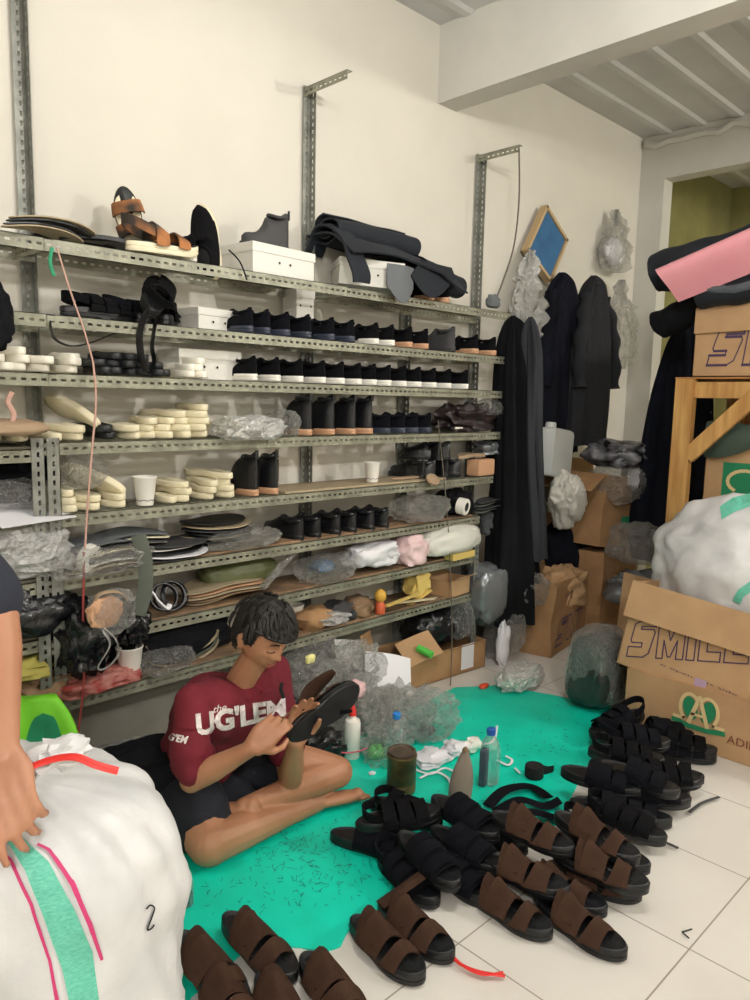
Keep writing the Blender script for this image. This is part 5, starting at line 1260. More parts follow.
# omega A emblem: two leaf shapes, A, ribbon
b = MB(); yv = -0.0055
def disc(bb, cx_, cz_, rx_, rz_, tilt, y): bb.add([(cx_+rx_*math.cos(a)*math.cos(tilt)-rz_*math.sin(a)*math.sin(tilt), y, cz_+rx_*math.cos(a)*math.sin(tilt)+rz_*math.sin(a)*math.cos(tilt)) for a in [2*PI*k/24 for k in range(24)]], [tuple(range(24))])
E0 = (0.345, 0.17); ES = 0.8
o1 = MB(); disc(o1, E0[0]-0.048*ES, E0[1]+0.008, 0.040*ES, 0.066*ES, 0.25, yv-0.001); disc(o1, E0[0]+0.048*ES, E0[1]+0.008, 0.040*ES, 0.066*ES, -0.25, yv-0.001); o1.build('printed_emblem', M['printgreen'], c1, smooth=False)
o2 = MB()
def stroke(bb, pts, w, y):
    for a, c in zip(pts, pts[1:]):
        y -= 0.00008
        A = V((a[0],y,a[1])); C = V((c[0],y,c[1])); d = (C-A).normalized(); n = V((-d.z,0,d.x))*w/2
        bb.add([A-d*w*0.3-n,C+d*w*0.3-n,C+d*w*0.3+n,A-d*w*0.3+n],[(0,1,2,3)])
for s in (-1, 1):
    stroke(o2, [(E0[0]+s*ES*(0.05+0.052*math.cos(a)), E0[1]+ES*(0.012+0.078*math.sin(a))) for a in [(-1.0+3.6*k/16) for k in range(17)]], 0.015, yv-0.002)
    stroke(o2, [(E0[0]+s*ES*0.078, E0[1]-ES*0.056),(E0[0]+s*ES*0.135, E0[1]-ES*0.056)], 0.015, yv-0.002)
stroke(o2, [(E0[0]-0.05*ES,E0[1]-0.07*ES),(E0[0],E0[1]+0.085*ES),(E0[0]+0.05*ES,E0[1]-0.07*ES)], 0.018, yv-0.003)
stroke(o2, [(E0[0]-0.03,E0[1]-0.015),(E0[0]+0.03,E0[1]-0.015)], 0.012, yv-0.003)
o2.build('printed_emblem', M['printcream'], c1, smooth=False)
o3 = MB(); stroke(o3, [(E0[0]-0.11,E0[1]-0.062),(E0[0]-0.04,E0[1]-0.073),(E0[0]+0.04,E0[1]-0.073),(E0[0]+0.11,E0[1]-0.062)], 0.022, yv-0.0015); o3.build('printed_ribbon', M['printgreen'], c1, smooth=False)
text_on('ADIPURNA', 'printed_letters', M['printbrown'], c1, (0.47,yv,0.075), (0.26,0,0), (0,0,0.035), (0,0,0))
X2 = Matrix.Translation((3.25,1.62,0.285)) @ Euler((0,0,-H90+0.03)).to_matrix().to_4x4() @ Euler((-0.13,0.115,0)).to_matrix().to_4x4()
c2 = carton('carton', 'tilted carton with outlined SMILE letters under a drooping flap', 0.98, 0.42, 0.40, X2, [('b',0.2,0.2)], M['carton'])
fy = MB(); fy.box((0.0,-0.012,-0.172),(0.98,-0.006,0.0)); 
fo = fy.build('flap', M['carton'], c2, smooth=False); fo.location = (-0.01,-0.003,0.405); fo.rotation_euler = (-0.12,-0.015,0)
smile(c2, 0, 0, 0.05, 0.050, 0.115, 0.165, lw=0.007, y=-0.002, tilt=0.30)
text_on('o open this side', 'printed_letters', M['marker'], c2, (0.20,-0.002,0.062), (0.34,0,-0.01), (0,0,0.013), (0,0,0))
MB().box((0.36,-0.003,-0.0),(0.41,-0.0015,0.07)).build('tape_patch', mat('lilac_tape',(176,150,176),0.5), c2, smooth=False)
# white woven sack lying on the cartons
def ripple(p, s): return 0.03*nz(p,3,s)+0.014*nz(p,9,s+1)+0.006*abs(nz(p,22,s+2))
vs, fs = ICO[5]; b = MB(); out = []
for p in vs:
    q = V((p.x*0.34, p.y*0.46, abs(p.z)**0.85*math.copysign(1,p.z)*0.33)); q *= 1+ripple(p*1.2,3)*3.2
    q.z += 0.10*math.exp(-((q.x)/0.15)**2)*max(0,p.z); q.z = max(q.z, -0.17); out.append(q)
b.add(out, fs); so = b.build('white_sack', M['sack'], ang=80); so.location = (4.02,1.22,0.76)
so.location = WX(748,578,3.80)+V((0,0,-0.02))
tag(so, 'bulging white woven sack lying on the cartons at right edge', 'sack')
bpy.context.view_layer.update()
bv = bvh_of(so)
strip_px(bv, 'teal_band', M['stripe'], None, [(720,507),(733,498),(750,494)], [(722,520),(735,512),(752,506)], 16, 3, 0.004).parent = None
tb = bpy.data.objects['teal_band']; 
def attach(child, par):
    child.parent = par; child.matrix_parent_inverse = par.matrix_basis.inverted()
attach(tb, so)
for L_, R2 in (([(733,600),(738,590),(752,580)],[(740,604),(744,596),(754,590)]),):
    g = strip_px(bv, 'teal_strap', M['stripe'], None, L_, R2, 12, 2, 0.006); attach(g, so)
# wooden rack
t = thing('wooden_rack', 'pine timber rack with diagonal brace at right edge', 'rack')
XR = 4.1; yl = WX(676,378,XR).y; zt = WX(690,379,XR).z
def beam(a, c, name='rail', m=None): MB().box(a, c).build(name, m or M['wood'], t, smooth=False)
beam((XR,yl-0.10,0),(XR+0.05,yl,zt),'post'); beam((XR+0.75,yl-0.10,0),(XR+0.80,yl,zt),'post'); beam((XR,-0.05,0),(XR+0.05,0.05,zt),'post')
beam((XR+0.02,-0.05,zt-0.10),(XR+0.05,yl-0.10,zt-0.015)); beam((XR+0.75,-0.05,zt-0.10),(XR+0.80,yl-0.10,zt-0.01)); beam((XR+0.052,yl-0.05,zt-0.09),(XR+0.748,yl-0.004,zt-0.014),'side_rail')
b = MB(); a = V((XR-0.004,yl-0.09,zt-0.42)); c = V((XR-0.004,yl-0.42,zt-0.08))
d = (c-a).normalized(); n = V((0,-d.z,d.y))*0.04
b.add([a-n,c-n,c+n,a+n]+[p+V((0.035,0,0)) for p in (a-n,c-n,c+n,a+n)], [(0,1,2,3),(7,6,5,4),(0,4,5,1),(1,5,6,2),(2,6,7,3),(3,7,4,0)]); b.build('brace', M['wood'], t, smooth=False)
beam((XR-0.002,-0.05,zt+0.001),(XR+0.8,yl+0.003,zt+0.010),'top_board', M['ply'])
beam((XR+0.79,-0.05,0.25),(XR+0.80,yl,zt-0.02),'back_board', M['ply'])
beam((XR+0.02,-0.05,0.66),(XR+0.78,yl-0.05,0.70),'shelf', M['ply'])
# carton on the rack top, black and pink foam on it
cy_ = WX(697,303,XR+0.03).y
c3 = carton('carton', 'carton with outlined SM letters standing on the wooden rack', 0.95, 0.50, 0.36, TR(XR+0.02,WX(692,372,XR+0.02).y,zt+0.012,-H90), [], M['carton'], open_top=False)
fo = MB().box((0,-0.010,-0.135),(0.95,-0.004,0.0)).build('flap', M['carton'], c3, smooth=False); fo.location = (0.0,-0.001,0.362); fo.rotation_euler = (-0.06,-0.02,0)
smile(c3, 0, 0, 0.09, 0.06, 0.15, 0.185, lw=0.008, y=-0.002, slant=0.1)
text_on('o open this side', 'printed_letters', M['marker'], c3, (0.36,-0.002,0.045), (0.40,0,0), (0,0,0.02), (0,0,0))
def sheetroll(label, a, c, r, m, name, seed, flat=1.0, cat='fabric'):
    b = MB(); n = 22; pts = smoothpath([a, a.lerp(c,0.5)+V((0,0,-0.02)), c], 10)
    R = []; d = (c-a).normalized(); up = V((0,0,1)); sd = d.cross(up).normalized(); up = sd.cross(d)
    for i, p in enumerate(pts):
        R.append([p + sd*(r*math.cos(2*PI*k/n)*(1+0.15*nz((k*0.5,i*0.3,seed),1,seed))) + up*(r*flat*math.sin(2*PI*k/n)*(1+0.2*nz((k*0.5,i*0.25,seed+3),1,seed))) for k in range(n)])
    b.rings(R); return tag(b.build(name, m), label, cat)
sheetroll('thick roll of black neoprene on top of the rack carton', WX(658,272,4.15), WX(790,232,4.15), 0.13, M['foam'], 'neoprene_roll', 1, 0.85)
sheetroll('grey black neoprene fold lying below the pink sheet', WX(700,295,4.1), WX(790,275,4.1), 0.09, M['foam'], 'neoprene_roll', 5, 0.8)
sheetroll('dark fabric fold under the grey neoprene on carton', WX(706,288,4.05), WX(760,284,4.05), 0.05, mat('slate_fold',(84,92,98),0.8), 'neoprene_fold', 6, 0.6)
sheetroll('short black roll end hanging beside the rack carton', WX(660,325,4.25), WX(700,300,4.2), 0.09, M['coat'], 'neoprene_roll', 3, 0.9)
hang('hanging_garment', 'black garment hanging behind the wooden rack post', [(0,0.04,0.05,0),(-0.1,0.12,0.08,0.0),(-0.5,0.2,0.1,-0.02),(-1.2,0.24,0.1,-0.05),(-1.5,0.2,0.1,-0.05)], Matrix.Translation(WX(690,325,4.7)) @ Euler((0,0,-H90)).to_matrix().to_4x4(), M['coatnavy'], 5, 0.02, 9, cat='garment')
# pink sheet: half rolled
b = MB(); A = WX(655,272,3.95); C = WX(790,213,3.95); 
def pk(u, v):
    p = A.lerp(C, u); a = -0.6+PI*1.35*v
    return p + V((0.0,0.0,0.0)) + V((-0.085*math.sin(a)*(1.05), 0.03*math.cos(a)*0.2, 0.0)) + V((0.02*v, -0.30*v*0.35, -0.155*v+0.055*math.sin(PI*v)))
b.grid(pk, 20, 20, 0.006); tag(b.build('pink_sheet', M['pink']), 'pale pink foam sheet draped over the black rolls', 'sheet')
# inside the rack: carton with green print and a green cloth
c4 = carton('carton', 'carton with green printed square inside the wooden rack', 0.8, 0.4, 0.68, TR(XR+0.14,WX(702,500,XR+0.14).y,0.702,-H90), [], M['carton'], open_top=True)
MB().box((0.10,-0.002,0.10),(0.60,-0.0008,0.50)).build('printed_square', M['printgreen'], c4, smooth=False)
b = MB(); stroke(b, [(0.22+0.09*math.cos(a), 0.40+0.06*math.sin(a)) for a in [2*PI*k/20 for k in range(14)]], 0.018, -0.003); b.build('printed_loop', M['printcream'], c4, smooth=False)
b = MB(); y0 = WX(704,450,XR+0.1).y
b.grid(lambda u, v: (XR+0.12-0.03*math.sin(v*3)-0.02*math.sin(u*9), y0-0.75*u, 1.415-0.20*v*(0.6+0.4*math.sin(u*7+1))+0.012*math.sin(u*14)), 26, 8, 0.006)
tag(b.build('green_cloth', mat('dark_green_cloth',(66,80,70),0.9,bump=0.3,bscale=12)), 'dark green cloth hanging over the carton inside the rack', 'cloth')
# cartons in the far corner
pA = WX(600,640,4.7)
c5 = carton('carton', 'open carton with small green print, topped with bagged goods', 0.52, 0.42, 0.46, Matrix.Translation((4.33,2.33,0.60)) @ Euler((0.0,0.10,-0.05)).to_matrix().to_4x4(), [('f',-2.3,0.20),('l',-0.6,0.2),('b',1.35,0.10)], M['carton2'], crush=0.012)
MB().box((0.22,-0.012,0.13),(0.32,-0.0105,0.20)).build('printed_square', M['printgreen'], c5, smooth=False)
text_on('OMEGA', 'printed_letters', M['marker'], c5, (0.06,-0.011,0.20), (0.12,0,0), (0,0,0.025), (0,0,0)) if False else None
c6 = carton('carton', 'lower carton in the far corner carrying the open one', 0.50, 0.40, 0.55, TR(4.38,2.32,0.002,0.03), [], M['carton2'], open_top=False, crush=0.012)
c7 = carton('carton', 'dull carton behind the wooden rack post in far corner', 0.42, 0.4, 0.62, TR(4.95,1.88,0.3,-1.2), [('f',-2.2,0.15)], M['carton2'])
MB().box((0,0,0),(0.4,0.4,0.296)).build('wooden_crate', M['board']).matrix_world = TR(4.95,1.88,0.002,-1.2); tag(bpy.data.objects['wooden_crate'], 'dark brown crate beneath the dull corner carton', 'crate')
def W2(px, py, x): return WX(px, py, x)
bag('plastic_bag', 'clear bag of white pads on top of the corner carton', W2(616,484,4.55), (0.19,0.17,0.13), M['clearmat'], 110, flat=None)
bag('plastic_bag', 'zebra patterned shiny bag topmost on the corner cartons', W2(617,454,4.6), (0.20,0.20,0.09), mat('zebra_film',(150,150,156),0.25,rgb2=(26,26,30),vscale=9,bump=0.5,detail=1), 111, flat=None)
bag('plastic_bag', 'grey white bag behind the pads on the corner cartons', W2(648,470,4.9), (0.15,0.16,0.12), M['whitefilm'], 112, flat=None)
bag('white_pad', 'folded white pad between bags on the corner carton', W2(640,478,4.7), (0.09,0.08,0.09), M['paper'], 113, cat='pad', flat=None)
bag('grey_sheet', 'grey plastic sheet fallen between cartons and rack', WX(638,545,4.5), (0.14,0.2,0.14), M['clearmat'], 114, cat='sheet')
b = MB(); b.box((0,0,0),(0.34,0.006,WX(618,577,3.95).z+0.03)); o = b.build('cardboard_strip', M['carton'], smooth=False); tag(o, 'pale cardboard strip sticking out behind the SMILE carton', 'cardboard'); q_ = WX(618,577,3.95); o.matrix_world = Matrix.Translation((3.95,q_.y,0.004)) @ Euler((0.0,0.06,-H90)).to_matrix().to_4x4()
# lime shopping bag behind the front sack
t = thing('shopping_bag', 'lime green shopping bag with dark green straps behind the sack', 'bag')
hang('bag_body', '', [(0,0.12,0.03,0),(-0.06,0.15,0.05,0),(-0.2,0.18,0.07,0),(-0.36,0.18,0.08,0.0)], None, M['limebag'], 4, 0.016, 2, parent=t)
for s in (-1, 1):
    b = MB(); b.tube(smoothpath([(s*0.10-0.03,-0.075,-0.25),(s*0.10-0.03,-0.08,-0.10),(s*0.10,-0.10,-0.02),(s*0.10+0.02,-0.08,-0.10),(s*0.12+0.03,-0.09,-0.30)], 5), 0.02, 6, flat=0.15, up=(0,1,0)); b.build('strap', M['greenstrap'], t)
t.matrix_world = Matrix.Translation(WY(8,700,2.30)) @ Euler((0,0,-0.5)).to_matrix().to_4x4() @ Matrix.Scale(1.15,4)
bag('black_bag_pile', 'black bag pile on the floor behind the seated man', F(140,790,0.14), (0.20,0.15,0.16), M['coat'], 120, cat='bag')
bag('plastic_bag', 'thin clear bag on floor between the sack and shelf foot', F(118,765,0.08), (0.22,0.12,0.07), M['clear'], 121)
# ------------------------------------------------------------------ people
def fuse(b, name, m, parent, vox=0.005, it=6, fac=0.6):
    o = b.build(name, m, parent)
    r = o.modifiers.new('r', 'REMESH'); r.mode = 'VOXEL'; r.voxel_size = vox; r.use_smooth_shade = True
    s = o.modifiers.new('s', 'SMOOTH'); s.factor = fac; s.iterations = it
    return bake(o)
def limb(b, pts, rs, n=14, k=4, flat=1.0):
    P = smoothpath(pts, k); R = []
    for i in range(len(pts)-1):
        for j in range(k): R.append(rs[i]+(rs[i+1]-rs[i])*j/k)
    R.append(rs[-1]); b.tube(P, R, n, flat); b.ell(P[0], R[0]*0.98); b.ell(P[-1], R[-1]*0.98)
def hand(b, w, d, nrm, curl, side=1, s=1.0, spread=0.10, thumb=(0.9, 0.5, 0.3)):
    """w wrist point, d direction of the palm, nrm back-of-hand normal; side +1: thumb towards d x nrm"""
    d = V(d).normalized(); nrm = V(nrm); nrm = (nrm - d*nrm.dot(d)).normalized(); t = d.cross(nrm)*side
    lens = [(0.042,0.026,0.020),(0.046,0.029,0.021),(0.043,0.027,0.020),(0.034,0.021,0.018)]
    pc = w + d*0.045*s
    for k in range(4):       # palm rays
        off = t*(0.030-0.020*k)*s
        b.tube([w+t*(0.016-0.010*k)*s, w+d*0.045*s+off*0.95, w+d*(0.085-0.004*abs(k-1))*s+off], [0.017*s,0.0165*s,0.0115*s], 10)
        b.ell(w+d*0.05*s+off*0.8, 0.014*s, n=10, m=8)
    tips = []
    for k in range(4):
        base = w+d*(0.085-0.004*abs(k-1))*s + t*(0.030-0.020*k)*s
        dr = (d + t*spread*(1.5-k)*0.5).normalized(); ang = 0; p = base; pts = [p]; c = curl[k] if isinstance(curl, (list, tuple)) else curl
        for j, L in enumerate(lens[k]):
            ang += c*(0.75, 1.0, 0.7)[j]
            q = dr*math.cos(ang) - nrm*math.sin(ang); p = p + q*L*s; pts.append(p)
        b.tube([pts[0], pts[0].lerp(pts[1],0.5), pts[1], pts[1].lerp(pts[2],0.5), pts[2], pts[3]], [0.0100*s,0.0088*s,0.0094*s,0.0082*s,0.0084*s,0.0068*s], 10)
        b.ell(pts[3], 0.0070*s, n=10, m=8); b.ell(pts[1], 0.0094*s, n=10, m=8); b.ell(pts[2], 0.0085*s, n=10, m=8); b.ell(pts[0], 0.0102*s, n=10, m=8)
        tips.append((pts[3], (pts[3]-pts[2]).normalized()))
    a, bb, c = thumb
    p0 = w + d*0.018*s + t*0.020*s; p1 = p0 + (d*0.6+t*a-nrm*bb*0.5).normalized()*0.040*s
    p2 = p1 + (d*0.9+t*a*0.35-nrm*bb).normalized()*0.032*s; p3 = p2 + (d*1.0-t*c-nrm*bb).normalized()*0.025*s
    b.tube([p0,p1,p1.lerp(p2,0.5),p2,p3], [0.016*s,0.0125*s,0.0100*s,0.0105*s,0.0082*s], 10); b.ell(p3, 0.0085*s, n=10, m=8)
    tips.append((p3, (p3-p2).normalized()))
    return tips
def head_into(b, c, f, up, s=1.0):
    """skull with face; f forward, c centre of the cranium"""
    f = V(f).normalized(); up = V(up); up = (up - f*up.dot(f)).normalized(); r = f.cross(up)
    B3 = Matrix((r, f, up)).transposed()
    N, Mm = 64, 48; P = []
    def g(x, z, x0, z0, sx, sz): return math.exp(-((x-x0)/sx)**2-((z-z0)/sz)**2)
    def shape(th, a):
        # base ellipsoid: x right, y forward, z up
        x = math.cos(th)*math.cos(a); y = math.cos(th)*math.sin(a); z = math.sin(th)
        X = x*0.074; Y = y*0.093; Z = z*0.105
        if z < 0:
            k = -z; X *= 1-0.30*k**1.5; Y = Y*(1-0.12*k) + (0.016*k if y > 0 else 0.030*k)  # jaw narrows, back of the skull tucks in
            Z *= 1.10
        if y > 0:
            ax = abs(X)
            Y -= 0.010*min(1,(ax/0.06)**2)*0
            fl = y
            Y = Y*(1-0.05*fl)
            Y += 0.0060*g(ax, Z, 0.022, 0.020, 0.026, 0.010)*fl            # brow
            Y -= 0.0125*g(ax, Z, 0.030, -0.001, 0.015, 0.012)*fl           # sockets
            Y += 0.0050*g(ax, Z, 0.030, -0.003, 0.010, 0.0070)*fl          # lids
            Y += 0.0060*g(ax, Z, 0.042, -0.022, 0.018, 0.014)*fl           # cheekbones
            Y += 0.012*g(X, Z, 0, -0.008, 0.0075, 0.020)*fl                # bridge
            Y += 0.0235*g(X, Z, 0, -0.030, 0.0090, 0.0105)*fl              # nose tip
            Y += 0.0085*g(ax, Z, 0.0125, -0.034, 0.0060, 0.0065)*fl        # wings
            Y += 0.0085*g(X, Z, 0, -0.056, 0.020, 0.0055)*fl               # upper lip
            Y -= 0.0050*g(X, Z, 0, -0.0625, 0.022, 0.0028)*fl
            Y += 0.0085*g(X, Z, 0, -0.069, 0.017, 0.0055)*fl               # lower lip
            Y -= 0.0045*g(X, Z, 0, -0.081, 0.020, 0.006)*fl
            Y += 0.0100*g(X, Z, 0, -0.100, 0.022, 0.014)*fl                # chin
        return V((X, Y, Z))
    rings = []
    for i in range(1, Mm):
        th = -PI/2+PI*i/Mm; rings.append([c + B3 @ (shape(th, 2*PI*j/N)*s) for j in range(N)])
    b.rings(rings, True)
    for sd in (-1, 1):   # ears
        e = c + B3 @ (V((sd*0.074, -0.008, -0.018))*s)
        R = Matrix((f*0.35+r*sd, f, up)).transposed()
        b.ell(e, (0.009*s, 0.017*s, 0.030*s), n=14, m=10, rot=B3 @ Euler((0.2,0,sd*0.5)).to_matrix())
        b.tube([e+B3@(V((sd*(0.006),0.017*math.cos(a)*0.9-0.002,0.026*math.sin(a)))*s) for a in [PI*(-0.45)+PI*1.5*k/12 for k in range(13)]], 0.0042*s, 6)
    return B3

fwd = V((0.30,-0.93,0)).normalized(); rgt = V((-fwd.y*-1, 0, 0))
rgt = fwd.cross(V((0,0,1)))             # his right-hand side
man = thing('person', 'young man in maroon t-shirt sitting cross-legged on tarpaulin, working on a sandal', 'person', (0,0,0))
PEL = V((1.37,2.26,0.125)); CH = V((1.375,2.13,0.42)); NB = WY(240,682,2.06)
RS = WY(192,700,2.01); LS = NB + (NB-RS)*0.92 + V((0,0.02,-0.01))
HC = WY(262,633,1.985)
RE = WY(192,780,1.93); RWr = WY(252,748,1.77)
LE = WY(290,782,1.98); LWr = WY(296,742,1.80)
RH = PEL + rgt*0.10 + V((0,0,0)); LH = PEL - rgt*0.10
RK = F(210,843,0.075); RA = F(318,802,0.045); RT = F(350,796,0.028)
LK = F(337,772,0.125); LA = F(243,808,0.115); LT = F(212,812,0.10)
b = MB()
limb(b, [PEL+V((0,0,-0.02)), (PEL+CH)/2+V((0,0.02,0.02)), CH, NB-V((0,0,0.06))], [0.120,0.110,0.115,0.062], 18)
limb(b, [NB-V((0,0,0.05)), NB, HC-V((0,0,0.05))], [0.055,0.050,0.050])
limb(b, [RS, RS.lerp(RE,0.5), RE], [0.042,0.043,0.040]); limb(b, [LS, LS.lerp(LE,0.5), LE], [0.042,0.043,0.040])
limb(b, [NB-V((0,0,0.05)), RS],[0.045,0.040]); limb(b, [NB-V((0,0,0.05)), LS],[0.045,0.040])
limb(b, [RE, RE.lerp(RWr,0.35), RE.lerp(RWr,0.75), RWr], [0.040,0.042,0.031,0.025], flat=0.95)
limb(b, [LE, LE.lerp(LWr,0.35), LE.lerp(LWr,0.75), LWr], [0.040,0.042,0.031,0.025])
limb(b, [RH, RH.lerp(RK,0.5)+V((0,0,0.02)), RK], [0.092,0.088,0.074]); limb(b, [LH, LH.lerp(LK,0.5)+V((0,0,0.03)), LK], [0.092,0.080,0.060])
limb(b, [RK, RK.lerp(RA,0.3)+V((0,0,0.0)), RK.lerp(RA,0.7), RA], [0.072,0.060,0.042,0.034])
limb(b, [LK, LK.lerp(LA,0.3), LK.lerp(LA,0.7), LA], [0.058,0.058,0.042,0.034])
def foot(b, A, T, up):
    d = (T-A).normalized(); limb(b, [A-d*0.03, A+d*0.05, A+d*0.12, A+d*0.165], [0.034,0.036,0.036,0.026], flat=0.62)
    n = V(up); t = d.cross(n).normalized()
    for k in range(5):
        q = A+d*(0.165-0.006*k)+t*(0.028-0.014*k); b.tube([q, q+d*(0.032-0.003*k)], [0.0125-0.001*k, 0.010-0.001*k], 8); b.ell(q+d*(0.032-0.003*k), 0.0105-0.001*k, n=8, m=6)
foot(b, RA, RT+V((0.05,-0.02,0)), (0,0,1)); foot(b, LA, LT, (0,0,1))
# right hand pinches thread, seen from its back; left hand grips the sandal from behind
rd = (WY(283,718,1.735)-RWr)
tipsR = hand(b, RWr, rd, V((-0.35,-0.75,0.6)), [0.75,0.85,0.95,1.05], side=1, s=1.0)
ld = (WY(302,706,1.80)-LWr)
tipsL = hand(b, LWr, ld, V((0.35,0.85,-0.1)), [0.5,0.45,0.45,0.5], side=-1, s=1.0, thumb=(0.6,0.7,0.1))
hf = V((0.14,-0.88,-0.44)); hu = V((0.10,-0.30,0.95))
B3 = head_into(b, HC, hf, hu, 1.04)
body = fuse(b, 'body', M['skin'], man, 0.0046, 5, 0.5)
# hair: shell over the skull with tufts
def hairs(par, c, B3, s, seed, m, fringe=1.0):
    vs, fs = ICO[5]; b = MB(); out = []; keep = []
    for i, p in enumerate(vs):
        x, y, z = p
        line = 0.42 if y > 0.35 else (-0.12 if y > -0.1 else -0.62)
        line -= 0.10*max(0, 0.3-abs(abs(x)-0.75))*0
        k = 1.10 + 0.08*max(0,z) + 0.045*nz((x*9,y*9,z*3),1,seed)+0.03*nz((x*22,y*22,z*5),1,seed)
        q = V((x*0.076*k, y*0.097*k, z*0.108*k))
        if y > 0.2 and z > -0.1: q.y += 0.012*fringe*max(0, 1-abs(z-0.45)*1.6)
        out.append(c + B3 @ (q*s)); keep.append(z > line + 0.10*nz((x*6,y*6,0),1,seed+2))
    f2 = [f for f in fs if all(keep[i] for i in f)]
    b.add(out, f2)
    rnd = random.Random(seed)
    # strands along the front and the sides
    for _ in range(230):
        a = rnd.uniform(-0.2, PI+0.2) if rnd.random() < 0.7 else rnd.uniform(0, 2*PI); el = rnd.uniform(0.15,1.25)
        d0 = V((math.cos(el)*math.cos(a), math.cos(el)*math.sin(a), math.sin(el)))
        pts = []
        ln = rnd.uniform(0.25,0.5)
        for j in range(5):
            e2 = max(el-ln*j/4, 0.40 if math.sin(a) > 0.15 else (0.05 if math.sin(a) > -0.2 else -0.45)); dd = V((math.cos(e2)*math.cos(a+0.05*j), math.cos(e2)*math.sin(a+0.05*j), math.sin(e2)))
            k = 1.15+0.05*math.sin(j*0.8)+rnd.uniform(0,0.02); pts.append(c + B3 @ (V((dd.x*0.076*k, dd.y*0.100*k, dd.z*0.112*k))*s))
        b.tube(pts, [0.006*s,0.0065*s,0.006*s,0.0045*s,0.0015*s], 5)
    return b.build('hair', m, par, ang=60)
hairs(man, HC, B3, 1.04, 5, M['hair'], 1.2)
def face_bits(par, c, B3, s):
    for sd in (-1, 1):
        b = MB(); b.tube([c+B3@(V((sd*(0.014+0.034*k/6), 0.0915-0.012*(k/6)**2-0.002, 0.0205+0.005*math.sin(PI*k/6)))*s) for k in range(7)], [0.0022*s,0.0030*s,0.0032*s,0.003*s,0.0026*s,0.002*s,0.001*s], 6); b.build('eyebrow', M['hair'], par)
        b = MB(); b.tube([c+B3@(V((sd*(0.016+0.030*k/6), 0.0855-0.010*(k/6)**2, -0.006-0.003*math.sin(PI*k/6)))*s) for k in range(7)], 0.0014*s, 6); b.build('eyelashes', M['hair'], par)
    b = MB(); b.grid(lambda u, v: c+B3@(V(((u-0.5)*0.044, 0.0835+0.004*math.sin(PI*u)-0.0006*abs(v-0.5), -0.0585-0.012*v))*s), 10, 4, 0.001)
    b.build('lips', mat('lips',(158,92,78),0.5), par)
face_bits(man, HC, B3, 1.04)
# t-shirt
b = MB()
limb(b, [PEL+V((0,0.01,0.02)), (PEL+CH)/2+V((0,0.02,0.02)), CH, NB-V((0,0.004,0.070))], [0.148,0.142,0.150,0.080], 20)
limb(b, [NB-V((0,-0.01,0.055)), RS+V((0,0,0.0))],[0.064,0.052]); limb(b, [NB-V((0,-0.01,0.055)), LS],[0.064,0.052])
limb(b, [RS, RS.lerp(RE,0.45), RS.lerp(RE,0.78)], [0.055,0.062,0.073]); limb(b, [LS, LS.lerp(LE,0.45), LS.lerp(LE,0.72)], [0.058,0.060,0.068])
limb(b, [CH+fwd*0.03, RS*0.5+CH*0.5+fwd*0.02],[0.12,0.10]); limb(b, [CH+fwd*0.03, LS*0.5+CH*0.5+fwd*0.02],[0.12,0.10])
shirt = fuse(b, 't_shirt', M['maroon'], man, 0.007, 8, 0.6)
for v in shirt.data.vertices:     # cloth folds
    p = v.co; k = 0.007*math.sin(p.z*34+p.x*34+5*nz(p,5,2))*(0.5+abs(nz(p,4,6))) + 0.008*nz(p,8,3)
    v.co = p + v.normal*k*(1 if p.z < NB.z-0.05 else 0.3)
b = MB(); b.tube([NB+fwd*0.012+V((0,0,-0.022))+rgt*0.063*math.cos(a)+(fwd*0.062+V((0,0,-0.022)))*math.sin(a) for a in [2*PI*k/28 for k in range(29)]], 0.008, 6, flat=1.0); b.build('neckband', M['maroon'], man)
# shorts
b = MB()
limb(b, [PEL+V((0,0.02,0.0)), PEL+V((0,0,0.05))], [0.150,0.145], 18)
limb(b, [RH, RH.lerp(RK,0.42)+V((0,0,0.02)), RH.lerp(RK,0.62)+V((0,0,0.01))], [0.118,0.114,0.118]); limb(b, [LH, LH.lerp(LK,0.3)+V((0,0,0.03)), LH.lerp(LK,0.50)+V((0,0,0.02))], [0.112,0.108,0.100])
limb(b, [PEL+fwd*0.08+V((0,0,-0.02)), PEL+fwd*0.2+V((0,0,-0.05))], [0.10,0.06])
sh = fuse(b, 'shorts', M['shorts'], man, 0.008, 6, 0.6)
for v in sh.data.vertices: v.co = v.co + v.normal*(0.007*nz(v.co,11,3)+0.005*math.sin(v.co.z*60+v.co.x*30))
bpy.context.view_layer.update()
bs = bvh_of(shirt)
text_px(bs, "UG'LEM", 'printed_letters', M['ink'], shirt, [(197,737),(286,716),(285,697),(195,713)], 0.0, 0.045, 0.003)
text_px(bs, "the", 'printed_letters', M['ink'], shirt, [(213,713),(226,710),(226,703),(213,706)], 0.2, 0.0, 0.003, False)
text_px(bs, "G'EM", 'printed_letters', M['ink'], shirt, [(169,740),(187,745),(189,736),(170,733)], 0.2, 0.04, 0.003, False)
